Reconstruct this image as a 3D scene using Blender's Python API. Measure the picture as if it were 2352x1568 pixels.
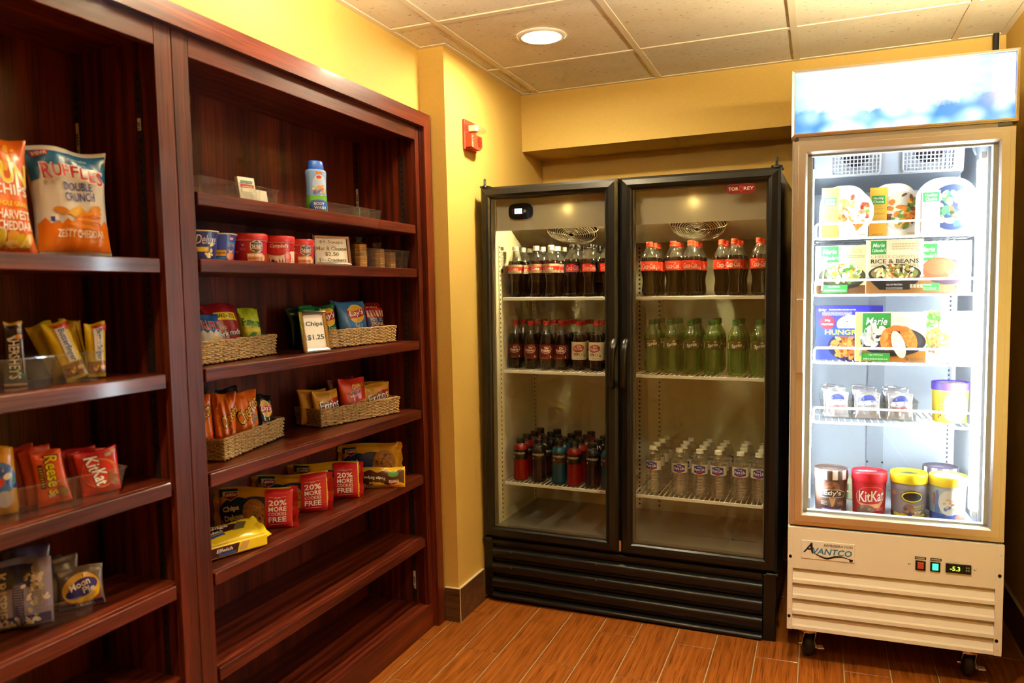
import bpy, bmesh, math, random
from mathutils import Vector, Matrix, Euler

# ------------------------------------------------------------------ clear
for o in list(bpy.data.objects):
    bpy.data.objects.remove(o)
SC = bpy.context.scene
COL = SC.collection
rnd = random.Random(7)

# ------------------------------------------------------------------ camera
FPX = 1774.955
cam = bpy.data.cameras.new('camera')
cam.sensor_width = 36.0
cam.lens = 36.0 * FPX / 2352.0
cam.clip_start = 0.02
cam.dof.use_dof = True
cam.dof.focus_distance = 3.15
cam.dof.aperture_fstop = 3.2
camo = bpy.data.objects.new('camera', cam)
camo.location = (1.4882, -3.2763, 1.3564)
camo.rotation_euler = (1.5115, 0.0244, 0.3785)
COL.objects.link(camo)
SC.camera = camo

# ------------------------------------------------------------------ world, exposure
wd = bpy.data.worlds.new('world')
SC.world = wd
wd.use_nodes = True
wd.node_tree.nodes['Background'].inputs[0].default_value = (1.0, 0.8, 0.55, 1)
wd.node_tree.nodes['Background'].inputs[1].default_value = 0.02
SC.view_settings.view_transform = 'Standard'
SC.view_settings.look = 'None'
SC.view_settings.gamma = 1.0
SC.view_settings.use_curve_mapping = False
SC.view_settings.exposure = 1.22
SC.cycles.transparent_max_bounces = 14
SC.cycles.max_bounces = 5
SC.cycles.diffuse_bounces = 4
SC.cycles.glossy_bounces = 2
SC.cycles.sample_clamp_indirect = 4.0
SC.cycles.use_adaptive_sampling = True
SC.cycles.adaptive_threshold = 0.09
SC.cycles.adaptive_min_samples = 16
SC.cycles.use_light_tree = False
SC.cycles.caustics_reflective = False
SC.cycles.caustics_refractive = False

WARM = (1.0, 0.86, 0.56)      # lamp colour of the ceiling lights
COOL = (0.80, 0.90, 1.0)      # freezer LED tubes
P_DOWN = 195.0                # emission strength of a ceiling downlight lens
P_SPOT = 54.0                 # watts of a narrow ceiling spot
P_ADDED_DRUM = 105.0                # emission strength of the added drum lamp's opal shade
P_ADDED_UPLIGHT = 540.0              # emission strength of the uplight disc added for the ceiling
P_LED = 68.0                  # emission strength of the freezer tubes
P_SIGN = 0.62                 # emission strength of the freezer lightbox
P_FRIDGE = 420.0              # emission strength of the drinks cooler bulbs

H = 2.3636                    # ceiling height
XW, XB, YJ, YB, YA, ZS = -0.03, 0.0836, -0.428, 0.444, 0.752, 2.083
XR, YF = 2.19, -5.2

# ------------------------------------------------------------------ helpers
def lin(h):
    if not isinstance(h, str):
        return (h[0], h[1], h[2], 1.0)
    h = h.lstrip('#')
    out = []
    for i in (0, 2, 4):
        c = int(h[i:i+2], 16) / 255.0
        out.append(c / 12.92 if c <= 0.04045 else ((c + 0.055) / 1.055) ** 2.4)
    return (out[0], out[1], out[2], 1.0)

_M = {}
def mat(name, col=(.8, .8, .8), rough=.5, metal=0.0, coat=0.0, spec=.5, emit=None, es=0.0, attr=False):
    if name in _M:
        return _M[name]
    m = bpy.data.materials.new(name)
    m.use_nodes = True
    nt = m.node_tree
    b = nt.nodes['Principled BSDF']
    b.inputs['Base Color'].default_value = lin(col)
    b.inputs['Roughness'].default_value = rough
    b.inputs['Metallic'].default_value = metal
    b.inputs['Coat Weight'].default_value = coat
    b.inputs['Coat Roughness'].default_value = .08
    b.inputs['Specular IOR Level'].default_value = spec
    if emit is not None:
        b.inputs['Emission Color'].default_value = lin(emit)
        b.inputs['Emission Strength'].default_value = es
    if attr:
        a = nt.nodes.new('ShaderNodeAttribute')
        a.attribute_name = 'Col'
        nt.links.new(a.outputs['Color'], b.inputs['Base Color'])
    _M[name] = m
    return m

def nodes_of(m):
    nt = m.node_tree
    return nt, nt.nodes['Principled BSDF']

def clear_mat(name, tint=(1, 1, 1), rough=.03, refl=1.0, body=0.0, bodycol=(.8, .8, .8), ior=1.45):
    """thin clear plastic or glass: see-through, Fresnel mirror, a little body colour"""
    if name in _M:
        return _M[name]
    m = bpy.data.materials.new(name)
    m.use_nodes = True
    nt = m.node_tree
    nt.nodes.clear()
    N = nt.nodes.new
    L = nt.links.new
    out = N('ShaderNodeOutputMaterial')
    tr = N('ShaderNodeBsdfTransparent'); tr.inputs[0].default_value = (*tint, 1)
    gl = N('ShaderNodeBsdfGlossy'); gl.inputs['Roughness'].default_value = rough
    gl.inputs['Color'].default_value = (1, 1, 1, 1)
    # Schlick reflectance, the same for both sides of the thin sheet
    lw = N('ShaderNodeLayerWeight'); lw.inputs[0].default_value = .5
    pw = N('ShaderNodeMath'); pw.operation = 'POWER'; pw.inputs[1].default_value = 5.0
    L(lw.outputs['Facing'], pw.inputs[0])
    f0 = ((ior-1)/(ior+1))**2*refl
    mu = N('ShaderNodeMath'); mu.operation = 'MULTIPLY_ADD'; mu.inputs[1].default_value = .9-f0; mu.inputs[2].default_value = f0
    mu.use_clamp = True
    L(pw.outputs[0], mu.inputs[0])
    mix = N('ShaderNodeMixShader')
    L(mu.outputs[0], mix.inputs[0])
    if body > 0:
        df = N('ShaderNodeBsdfDiffuse'); df.inputs[0].default_value = (*bodycol, 1)
        tl = N('ShaderNodeBsdfTranslucent'); tl.inputs[0].default_value = (*bodycol, 1)
        m1 = N('ShaderNodeMixShader'); m1.inputs[0].default_value = .5
        L(df.outputs[0], m1.inputs[1]); L(tl.outputs[0], m1.inputs[2])
        m2 = N('ShaderNodeMixShader'); m2.inputs[0].default_value = body
        L(tr.outputs[0], m2.inputs[1]); L(m1.outputs[0], m2.inputs[2])
        L(m2.outputs[0], mix.inputs[1])
    else:
        L(tr.outputs[0], mix.inputs[1])
    L(gl.outputs[0], mix.inputs[2])
    L(mix.outputs[0], out.inputs[0])
    _M[name] = m
    return m

class MB:
    """collects faces; build() links them as one mesh object"""
    def __init__(s):
        s.v = []; s.f = []; s.c = []; s.m = []; s.s = []
    def add(s, vs, fs, col=None, mi=0, smooth=False):
        n = len(s.v)
        s.v += [tuple(p) for p in vs]
        for f in fs:
            s.f.append([i + n for i in f]); s.c.append(col); s.m.append(mi); s.s.append(smooth)
        return s
    def box(s, x0, x1, y0, y1, z0, z1, col=None, mi=0, b=0.0):
        if b <= 0:
            vs = [(x, y, z) for x in (x0, x1) for y in (y0, y1) for z in (z0, z1)]
            fs = [(0, 1, 3, 2), (4, 6, 7, 5), (0, 4, 5, 1), (2, 3, 7, 6), (0, 2, 6, 4), (1, 5, 7, 3)]
            return s.add(vs, fs, col, mi)
        b = min(b, (x1-x0)*.45, (y1-y0)*.45, (z1-z0)*.45)
        X = (x0, x1); Y = (y0, y1); Z = (z0, z1)
        vs = []; idx = {}
        for i in (0, 1):
            for j in (0, 1):
                for k in (0, 1):
                    sx, sy, sz = (1, -1)[i], (1, -1)[j], (1, -1)[k]
                    for a in range(3):
                        p = [X[i]+sx*b, Y[j]+sy*b, Z[k]+sz*b]
                        p[a] = (X[i], Y[j], Z[k])[a]
                        idx[i, j, k, a] = len(vs); vs.append(tuple(p))
        fs = []
        for a in range(3):
            o = [q for q in range(3) if q != a]
            for e in (0, 1):
                loop = []
                for u, w in ((0, 0), (1, 0), (1, 1), (0, 1)):
                    k = [0, 0, 0]; k[a] = e; k[o[0]] = u; k[o[1]] = w
                    loop.append(idx[k[0], k[1], k[2], a])
                fs.append(loop)
        for a in range(3):          # edges along a
            o = [q for q in range(3) if q != a]
            for u in (0, 1):
                for w in (0, 1):
                    k0 = [0, 0, 0]; k0[o[0]] = u; k0[o[1]] = w
                    k1 = list(k0); k1[a] = 1
                    fs.append([idx[(*k0, o[0])], idx[(*k1, o[0])], idx[(*k1, o[1])], idx[(*k0, o[1])]])
        for i in (0, 1):
            for j in (0, 1):
                for k in (0, 1):
                    fs.append([idx[i, j, k, 0], idx[i, j, k, 1], idx[i, j, k, 2]])
        return s.add(vs, fs, col, mi)
    def lathe(s, prof, seg=24, col=None, mi=0, ox=0, oy=0, oz=0, smooth=True, cap=True, a0=0.0):
        vs = []; fs = []
        for r, z in prof:
            for i in range(seg):
                a = a0 + 2*math.pi*i/seg
                vs.append((ox+r*math.sin(a), oy-r*math.cos(a), oz+z))
        for k in range(len(prof)-1):
            for i in range(seg):
                j = (i+1) % seg
                fs.append((k*seg+i, k*seg+j, (k+1)*seg+j, (k+1)*seg+i))
        s.add(vs, fs, col, mi, smooth)
        if cap:
            if prof[0][0] > 1e-5:
                s.add(vs[:seg], [list(range(seg))[::-1]], col, mi)
            if prof[-1][0] > 1e-5:
                s.add(vs[-seg:], [list(range(seg))], col, mi)
        return s
    def tube(s, path, r, seg=6, closed=False, col=None, mi=0, smooth=True):
        pts = [Vector(p) for p in path]
        n = len(pts); vs = []; fs = []; up = None
        for i, p in enumerate(pts):
            a = pts[i-1] if (i > 0 or closed) else p
            b = pts[(i+1) % n] if (i < n-1 or closed) else p
            d = (b-a).normalized() if (b-a).length > 1e-9 else Vector((0, 0, 1))
            if up is None:
                up = Vector((0, 0, 1)) if abs(d.z) < .9 else Vector((1, 0, 0))
            e1 = d.cross(up)
            if e1.length < 1e-6:
                e1 = d.cross(Vector((0, 1, .1)))
            e1.normalize(); e2 = d.cross(e1).normalized(); up = -e2 if e2.dot(up) < 0 else e2
            e1 = d.cross(up).normalized()
            rr = r[i] if isinstance(r, (list, tuple)) else r
            for k in range(seg):
                t = 2*math.pi*k/seg
                vs.append(p + e1*rr*math.cos(t) + up*rr*math.sin(t))
        m = n if closed else n-1
        for i in range(m):
            j = (i+1) % n
            for k in range(seg):
                l = (k+1) % seg
                fs.append((i*seg+k, i*seg+l, j*seg+l, j*seg+k))
        s.add(vs, fs, col, mi, smooth)
        if not closed:
            s.add(vs[:seg], [list(range(seg))[::-1]], col, mi)
            s.add(vs[-seg:], [list(range(seg))], col, mi)
        return s
    def prism(s, pts, y0, y1, col=None, mi=0):
        """outline pts in x,z extruded from y0 to y1"""
        n = len(pts)
        vs = [(x, y0, z) for x, z in pts] + [(x, y1, z) for x, z in pts]
        fs = [list(range(n)), list(range(n, 2*n))[::-1]] + [(i, i+n, (i+1) % n + n, (i+1) % n) for i in range(n)]
        return s.add(vs, fs, col, mi)
    def mesh(s, name, mats):
        me = bpy.data.meshes.new(name)
        me.from_pydata(s.v, [], s.f)
        if not isinstance(mats, (list, tuple)):
            mats = [mats]
        for m in mats:
            me.materials.append(m)
        me.polygons.foreach_set('material_index', s.m)
        me.polygons.foreach_set('use_smooth', s.s)
        if any(c is not None for c in s.c):
            at = me.color_attributes.new('Col', 'FLOAT_COLOR', 'CORNER')
            arr = []
            cache = {}
            for p, c in zip(me.polygons, s.c):
                k = c if c is not None else (.8, .8, .8)
                if k not in cache:
                    cache[k] = lin(k)
                arr += list(cache[k]) * p.loop_total
            at.data.foreach_set('color', arr)
        me.update()
        return me
    def build(s, name, mats, parent=None, recalc=True):
        me = s.mesh(name, mats)
        if recalc:
            bm = bmesh.new(); bm.from_mesh(me)
            bmesh.ops.recalc_face_normals(bm, faces=bm.faces)
            bm.to_mesh(me); bm.free()
        return link(name, me, parent)

def link(name, me, parent=None):
    o = bpy.data.objects.new(name, me)
    COL.objects.link(o)
    if parent is not None:
        o.parent = parent
    return o

def thing(name, label, cat, loc=(0, 0, 0), rot=(0, 0, 0), group=None):
    o = link(name, None)
    o.empty_display_size = .05
    o.location = loc; o.rotation_euler = rot
    return tag(o, label, cat, group)

def tag(o, label, cat, group=None):
    o['label'] = label; o['category'] = cat
    if group:
        o['group'] = group
    return o

def struct(o):
    o['kind'] = 'structure'
    return o

def stuff(o):
    o['kind'] = 'stuff'
    return o

def copy_tree(o, parent=None):
    c = o.copy()
    COL.objects.link(c)
    c.parent = parent
    for ch in list(o.children):
        copy_tree(ch, c)
    return c

# ------------------------------------------------------------------ lettering and flat print
_T = {}
def glyphs(s, bold=0.0, shear=0.0):
    """triangulated outline of a word, scaled to a unit box"""
    k = (s, bold, shear)
    if k in _T:
        return _T[k]
    cu = bpy.data.curves.new('t', 'FONT')
    cu.body = s; cu.size = 1.0; cu.offset = bold; cu.shear = shear
    cu.resolution_u = 2; cu.fill_mode = 'FRONT'; cu.dimensions = '2D'
    ob = bpy.data.objects.new('t', cu)
    COL.objects.link(ob)
    me = bpy.data.meshes.new_from_object(ob.evaluated_get(bpy.context.evaluated_depsgraph_get()))
    vs = [(v.co.x, v.co.y) for v in me.vertices]
    fs = [tuple(p.vertices) for p in me.polygons]
    bpy.data.objects.remove(ob); bpy.data.curves.remove(cu); bpy.data.meshes.remove(me)
    if not vs:
        vs = [(0, 0), (1, 0), (1, 1)]; fs = []
    x0 = min(v[0] for v in vs); x1 = max(v[0] for v in vs)
    y0 = min(v[1] for v in vs); y1 = max(v[1] for v in vs)
    w = max(x1-x0, 1e-6); h = max(y1-y0, 1e-6)
    _T[k] = ([((a-x0)/w-.5, (b-y0)/h-.5) for a, b in vs], fs, w/h)
    return _T[k]

class Dec:
    """flat print: coloured shapes on layers, later laid onto a surface"""
    def __init__(s):
        s.items = []
        s.l = 0
    def put(s, vs, fs, col, l=None):
        if l is None:
            s.l += 1; l = s.l
        s.items.append((vs, fs, col, l))
        return s
    def rect(s, x0, y0, x1, y1, col, l=None):
        return s.put([(x0, y0), (x1, y0), (x1, y1), (x0, y1)], [(0, 1, 2, 3)], col, l)
    def poly(s, pts, col, l=None):
        return s.put(list(pts), [tuple(range(len(pts)))], col, l)
    def ell(s, cx, cy, rx, ry, col, l=None, n=28, rot=0.0):
        c, t = math.cos(rot), math.sin(rot)
        pts = []
        for i in range(n):
            a = 2*math.pi*i/n
            x, y = rx*math.cos(a), ry*math.sin(a)
            pts.append((cx+x*c-y*t, cy+x*t+y*c))
        return s.poly(pts, col, l)
    def text(s, t, cx, cy, w=None, h=None, col='ffffff', bold=.0, shear=0.0, rot=0.0, l=None, out=None, ow=.05):
        if out:                       # dark rim: a slightly larger, fatter copy below
            v0, f0, a0 = glyphs(t, min(bold, .018), shear)
            if w is None: w = h*a0
            if h is None: h = w/a0
            e = h*(.06+ow*1.2)
            s.text(t, cx, cy, w+e, h+e, out, .040, shear, rot, l)
            bold = min(bold, .018)
        vs, fs, asp = glyphs(t, bold if bold >= .0395 else min(bold, .018), shear)
        if w is None: w = h*asp
        if h is None: h = w/asp
        c, q = math.cos(rot), math.sin(rot)
        return s.put([(cx+x*w*c-y*h*q, cy+x*w*q+y*h*c) for x, y in vs], fs, col, l)
    def lines(s, x0, x1, y0, y1, n, col, frac=.45):
        """rows of small print too fine to read"""
        dy = (y1-y0)/n
        r = random.Random(int(abs(x0*1e4))+n)
        l = s.l+1; s.l = l
        for i in range(n):
            x = x0
            while x < x1-.001:
                wl = r.uniform(.04, .14)*(x1-x0)
                s.rect(x, y0+i*dy, min(x+wl, x1), y0+i*dy+dy*frac, col, l)
                x += wl + .02*(x1-x0)
        return s
    def food(s, cx, cy, rx, ry, cols, n, seed=0, size=.16, el=.6):
        r = random.Random(seed)
        for i in range(n):
            a = r.uniform(0, 6.28); q = math.sqrt(r.uniform(0, 1))*.88
            k = r.uniform(.6, 1.25)*size
            s.ell(cx+rx*q*math.cos(a), cy+ry*q*math.sin(a), rx*k, rx*k*r.uniform(el*.7, min(1, el*1.3)),
                  cols[r.randrange(len(cols))], s.l+1+(i % 3), 9, r.uniform(0, 3.14))
        s.l += 4
        return s
    def build(s, name, parent, fn, m, cut=None, off=.0004, step=.00018):
        bm = bmesh.new()
        cl = bm.faces.layers.int.new('ci')
        pal = []; pi = {}
        for vs, fs, col, l in s.items:
            if col not in pi:
                pi[col] = len(pal); pal.append(col)
            bv = [bm.verts.new((x, y, l)) for x, y in vs]
            for f in fs:
                if len(set(f)) < 3: continue
                try:
                    nf = bm.faces.new([bv[i] for i in f])
                    nf[cl] = pi[col]
                except ValueError:
                    pass
        for v in [v for v in bm.verts if not v.link_faces]:
            bm.verts.remove(v)
        if cut:
            for ax in (0, 1):
                st = cut[ax]
                if not st: continue
                lo = min(v.co[ax] for v in bm.verts); hi = max(v.co[ax] for v in bm.verts)
                k = math.floor(lo/st)+1
                while k*st < hi:
                    co = Vector((0, 0, 0)); co[ax] = k*st
                    no = Vector((0, 0, 0)); no[ax] = 1
                    bmesh.ops.bisect_plane(bm, geom=bm.verts[:]+bm.edges[:]+bm.faces[:], dist=1e-7, plane_co=co, plane_no=no)
                    k += 1
        big = [f for f in bm.faces if len(f.verts) > 4]
        if big and cut:
            bmesh.ops.triangulate(bm, faces=big)
        for v in bm.verts:
            v.co = Vector(fn(v.co.x, v.co.y, off + step*v.co.z))
        me = bpy.data.meshes.new(name)
        idx = [f[cl] for f in bm.faces]
        for f in bm.faces:
            f.smooth = bool(cut)
        bm.to_mesh(me); bm.free()
        at = me.color_attributes.new('Col', 'FLOAT_COLOR', 'CORNER')
        arr = []; pl = [lin(c) for c in pal]
        for p, i in zip(me.polygons, idx):
            arr += list(pl[i]) * p.loop_total
        at.data.foreach_set('color', arr)
        me.materials.append(m)
        return link(name, me, parent)

def flat_front(y=0.0):
    return lambda x, z, o: (x, y-o, z)
def on_cyl(rf):
    def fn(x, z, o):
        r = rf(z); a = x/max(rf(0.05), 1e-4)
        return ((r+o)*math.sin(a), -(r+o)*math.cos(a), z)
    return fn

# ------------------------------------------------------------------ shared materials
FILM = mat('glossy_film', attr=True, rough=.26, spec=.55)
PAPER = mat('printed_card', attr=True, rough=.45, spec=.4)
INK = mat('label_ink', attr=True, rough=.32)
PLAST = mat('coloured_plastic', attr=True, rough=.35)
WHITE = mat('white_enamel', (.80, .78, .73), rough=.35)
BLACK = mat('black_enamel', (.006, .0055, .005), rough=.30, coat=.12, spec=.35)
RUBBER = mat('black_rubber', (.012, .012, .012), rough=.55)
CHROME = mat('bright_metal', (.75, .74, .72), rough=.18, metal=1.0)
ACRYL = clear_mat('clear_acrylic', (.97, .97, .95), rough=.05, refl=1.0, body=.018, bodycol=(.75, .72, .65))
PANE = clear_mat('door_glass', (.95, .97, .95), rough=.012, refl=1.0)
PET = clear_mat('clear_bottle', (.93, .93, .88), rough=.06, refl=1.5, body=.05, bodycol=(.8, .8, .75))
# ------------------------------------------------------------------ setting: materials
def tex(nt, kind, **k):
    n = nt.nodes.new(kind)
    for a, b in k.items():
        n.inputs[a].default_value = b
    return n
def coords(nt, scale=(1, 1, 1), src='Object', rot=(0, 0, 0)):
    tc = nt.nodes.new('ShaderNodeTexCoord')
    mp = nt.nodes.new('ShaderNodeMapping')
    mp.inputs['Scale'].default_value = scale
    mp.inputs['Rotation'].default_value = rot
    nt.links.new(tc.outputs[src], mp.inputs[0])
    return mp.outputs[0]
def ramp(nt, fac, stops):
    r = nt.nodes.new('ShaderNodeValToRGB')
    e = r.color_ramp.elements
    while len(e) < len(stops):
        e.new(.5)
    for q, (p, c) in zip(e, stops):
        q.position = p; q.color = lin(c)
    nt.links.new(fac, r.inputs[0])
    return r.outputs[0]
def bump(nt, b, h, strength=.2, dist=.002):
    n = nt.nodes.new('ShaderNodeBump')
    n.inputs['Strength'].default_value = strength
    n.inputs['Distance'].default_value = dist
    nt.links.new(h, n.inputs['Height'])
    nt.links.new(n.outputs[0], b.inputs['Normal'])

WALLP = mat('yellow_wallpaper', (.70, .45, .095), rough=.62, spec=.3)
nt, b = nodes_of(WALLP)
n1 = tex(nt, 'ShaderNodeTexNoise', Scale=60.0, Detail=3.0)
nt.links.new(coords(nt, (1, 1, 9)), n1.inputs['Vector'])
n2 = tex(nt, 'ShaderNodeTexNoise', Scale=60.0, Detail=3.0)
nt.links.new(coords(nt, (6, 6, 1)), n2.inputs['Vector'])
ad = nt.nodes.new('ShaderNodeMath'); ad.operation = 'ADD'
nt.links.new(n1.outputs[0], ad.inputs[0]); nt.links.new(n2.outputs[0], ad.inputs[1])
mr = nt.nodes.new('ShaderNodeMath'); mr.operation = 'MULTIPLY'; mr.inputs[1].default_value = .5
nt.links.new(ad.outputs[0], mr.inputs[0])
nt.links.new(ramp(nt, mr.outputs[0], [(.3, (.64, .42, .094)), (.7, (.74, .49, .124))]), b.inputs['Base Color'])
bump(nt, b, ad.outputs[0], .25, .001)

def wood(name, axis, dark, mid, light, rough=.40, sc=1.0, coat=.34):
    m = mat(name, mid, rough=rough, coat=coat, spec=.22)
    nt, b = nodes_of(m)
    b.inputs['Coat Roughness'].default_value = .11
    st = [9*sc]*3; st[axis] = .55*sc
    n = tex(nt, 'ShaderNodeTexNoise', Scale=1.6, Detail=3.0, Distortion=.9)
    nt.links.new(coords(nt, st), n.inputs['Vector'])
    w = tex(nt, 'ShaderNodeTexWave', Scale=.9, Distortion=7.0, Detail=2.0)
    w.inputs['Detail Scale'].default_value = 1.2
    nt.links.new(coords(nt, st), w.inputs['Vector'])
    st2 = [170*sc]*3; st2[axis] = 5*sc
    p = tex(nt, 'ShaderNodeTexNoise', Scale=1.0, Detail=2.0)
    nt.links.new(coords(nt, st2), p.inputs['Vector'])
    mx = nt.nodes.new('ShaderNodeMixRGB'); mx.blend_type = 'MIX'; mx.inputs[0].default_value = .45
    nt.links.new(ramp(nt, n.outputs[0], [(.3, dark), (.5, mid), (.72, light)]), mx.inputs[1])
    nt.links.new(ramp(nt, w.outputs[0], [(.15, dark), (.55, mid), (.9, light)]), mx.inputs[2])
    m2 = nt.nodes.new('ShaderNodeMixRGB'); m2.blend_type = 'MULTIPLY'; m2.inputs[0].default_value = .75
    nt.links.new(mx.outputs[0], m2.inputs[1])
    nt.links.new(ramp(nt, p.outputs[0], [(.36, (.35, .3, .28)), (.5, (1, 1, 1))]), m2.inputs[2])
    nt.links.new(m2.outputs[0], b.inputs['Base Color'])
    bump(nt, b, p.outputs[0], .18, .0008)
    return m
DK, MD, LT = (.036, .0046, .0015), (.108, .0140, .0042), (.180, .0275, .0080)
WOOD_X = wood('stained_oak_across', 0, DK, MD, LT)
WOOD_Y = wood('stained_oak_along', 1, DK, MD, LT)
WOOD_Z = wood('stained_oak_upright', 2, DK, MD, LT)
TILE_Y = wood('wood_look_tile', 1, (.215, .056, .0065), (.285, .078, .0105), (.35, .105, .017), rough=.34, sc=1.3, coat=.1)
BASE_T = wood('wood_look_base_tile', 0, (.085, .036, .016), (.13, .056, .025), (.18, .08, .036), rough=.4, sc=1.3, coat=.1)
GROUT = mat('floor_grout', (.36, .25, .13), rough=.85)
BTRIM = mat('base_edge_trim', (.62, .50, .30), rough=.4)

CEIL = mat('ceiling_board', (.74, .66, .50), rough=.9, spec=.1)
nt, b = nodes_of(CEIL)
v1 = tex(nt, 'ShaderNodeTexNoise', Scale=1.0, Detail=3.0, Roughness=.6)
nt.links.new(coords(nt, (36, 105, 1)), v1.inputs['Vector'])
v2 = tex(nt, 'ShaderNodeTexNoise', Scale=7.0, Detail=2.0)
nt.links.new(coords(nt), v2.inputs['Vector'])
fl = ramp(nt, v1.outputs[0], [(.325, (.20, .14, .08)), (.36, (1, 1, 1))])
mx = nt.nodes.new('ShaderNodeMixRGB'); mx.blend_type = 'MULTIPLY'; mx.inputs[0].default_value = .8
nt.links.new(ramp(nt, v2.outputs[0], [(.3, (.80, .71, .55)), (.7, (.85, .77, .61))]), mx.inputs[1])
nt.links.new(fl, mx.inputs[2])
nt.links.new(mx.outputs[0], b.inputs['Base Color'])
bump(nt, b, v1.outputs[0], .5, .002)
TEE = mat('ceiling_tee_enamel', (.80, .70, .52), rough=.5)

# ------------------------------------------------------------------ setting: shell
def wall(name, boxes, m=WALLP):
    mb = MB()
    for q in boxes:
        mb.box(*q)
    return struct(mb.build(name, m))
wall('wall_left', [(-.50, XW, YF, -3.20, 0, H), (-.50, XW, -3.20, YJ, 2.072, H), (-.50, -.345, -3.20, YJ, 0, 2.072)])
wall('wall_corner', [(-.50, XB, YJ, YA+.1, 0, H)])
wall('wall_back', [(XB, XR, YA, YA+.1, 0, H)])
wall('wall_soffit', [(XB, XR, YB, YA, ZS, H)])
wall('wall_right', [(XR, XR+.1, YF, YA+.1, 0, H)])
wall('wall_front', [(-.50, XR+.1, YF-.1, YF, 0, H)])

# floor: grout bed with raised wood-look planks
floor = struct(MB().box(-.45, XR, YF, YA, -.03, -.0025).build('floor', GROUT))
PW, PL, GP = .1515, .6265, .0048
pm = {}
r = random.Random(3)
k0 = -4
for k in range(k0, 15):
    x0 = .0535+PW*k; x1 = x0+PW-GP
    if x1 < -.30 or x0 > XR: continue
    x0 = max(x0, -.30); x1 = min(x1, XR-.001)
    ys = -.315 if k % 2 == 0 else -.637
    ys -= .006*k
    j = -9
    while True:
        ya = ys+PL*j; yb = ya+PL-GP
        j += 1
        if yb < YF: continue
        if ya > YA: break
        ya = max(ya, YF); yb = min(yb, YA-.001)
        if yb-ya < .01: continue
        key = (round(x1-x0, 3), round(yb-ya, 3), (k*7+j*3) % 4)
        if key not in pm:
            mb = MB().box(0, key[0], 0, key[1], -.012, 0, b=.0012)
            o = key[2]*1.7
            mb.v = [(v[0]+o, v[1]+o*2, v[2]) for v in mb.v]
            pm[key] = mb.mesh('floor_plank', TILE_Y)
        o = link('floor_plank', pm[key], floor)
        o.location = (x0-key[2]*1.7, ya-key[2]*3.4, 0)

# baseboards of the same tile, with a pale metal edge
def baseboard(name, segs):
    base = MB()
    for q in segs: base.box(*q[:4], 0.0, .140, b=.0008)
    o = struct(base.build(name, BASE_T))
    t = MB()
    for q in segs: t.box(q[0]-.0006, q[1]+.0006, q[2]-.0006, q[3]+.0006, .1402, .1432)
    t.build('edge_trim', BTRIM, o)
    return o
bb = baseboard('baseboard_left', [(.0245, XB+.0115, YJ-.0115, YJ-.0005), (XB+.0005, XB+.0115, YJ, -.19)])
MB().box(XB+.0105, XB+.0135, YJ-.0135, YJ-.0105, 0, .143).build('corner_trim', BTRIM, bb)
baseboard('baseboard_right', [(XR-.0115, XR-.0005, YF+.01, YA-.02)])

# ceiling: board, tiles dropped in a T grid
ceil = struct(MB().box(-.50, XR+.1, YF-.1, YA+.1, H+.05, H+.08).build('ceiling', TEE))
G = .6096
DY = .648
xs = [.1753-G, .1753, .1753+G, .1753+2*G, .1753+3*G, .1753+4*G]
ys = [YB+1e-3] + [-.018-DY*i for i in range(0, 9)]
tm = {}
for i in range(len(xs)-1):
    for j in range(len(ys)-1):
        x0, x1 = max(xs[i], XW)+.011, min(xs[i+1], XR)-.011
        y1, y0 = ys[j]-.011, max(ys[j+1], YF)+.011
        if j == 0: x0 = max(x0, XB)
        if x1-x0 < .02 or y1-y0 < .02: continue
        key = (round(x1-x0, 3), round(y1-y0, 3), (i+2*j) % 3)
        if key not in tm:
            mb = MB().box(0, key[0], 0, key[1], 0, .015, b=.001)
            mb.v = [(v[0]+key[2]*3.1, v[1]+key[2]*2.3, v[2]) for v in mb.v]
            tm[key] = mb.mesh('ceiling_tile', CEIL)
        o = link('ceiling_tile', tm[key], ceil)
        o.location = (x0-key[2]*3.1, y0-key[2]*2.3, H+.0045)
TH = .0125
for x in xs[1:-1]:
    MB().box(x-TH, x+TH, YF, YB, H-.001, H+.0035).build('ceiling_tee', TEE, ceil)
for y in ys[1:-1]:
    if y < YF: continue
    for i in range(len(xs)-1):
        x0, x1 = max(xs[i], XW if y < YJ else XB), min(xs[i+1], XR)
        MB().box(x0+TH, x1-TH, y-TH, y+TH, H-.001, H+.0035).build('ceiling_tee', TEE, ceil)
for q in [(XW, XW+.022, YF, YJ), (XW+.022, XB+.022, YJ-.022, YJ), (XB, XB+.022, YJ, YB), (XB+.022, XR-.022, YB-.022, YB), (XR-.022, XR, YF, YB)]:
    MB().box(*q, H-.0015, H+.003).build('ceiling_wall_angle', TEE, ceil)

# ------------------------------------------------------------------ ceiling downlights
LENS = mat('lamp_lens', (1, 1, 1), emit=WARM, es=P_DOWN)
TRIMR = mat('lamp_trim', (.85, .80, .68), rough=.35)
def downlight(x, y, label, spot=False):
    t = thing('recessed_downlight', label, 'ceiling light', (x, y, H+.0042))
    prof = [(.074, -.0008), (.076, -.007), (.084, -.0075), (.095, -.002), (.0955, 0)]
    MB().lathe(prof, 40, cap=False).build('trim_ring', TRIMR, t)
    MB().lathe([(0, -.0035), (.05, -.0035), (.0745, -.0025), (.0745, -.001)], 40).build('lens', mat('spot_lens', (1, 1, 1), emit=WARM, es=6.0) if spot else LENS, t)
    if spot:                      # narrow-beam fitting
        l = bpy.data.lights.new('downlight_beam', 'SPOT')
        l.energy = P_SPOT; l.color = WARM; l.spot_size = math.radians(104); l.spot_blend = .75; l.shadow_soft_size = .06
        lo = bpy.data.objects.new('downlight_beam', l); COL.objects.link(lo); lo.parent = t; lo.location = (0, 0, -.02)
    t['group'] = 'recessed ceiling lights'
    return t
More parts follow.
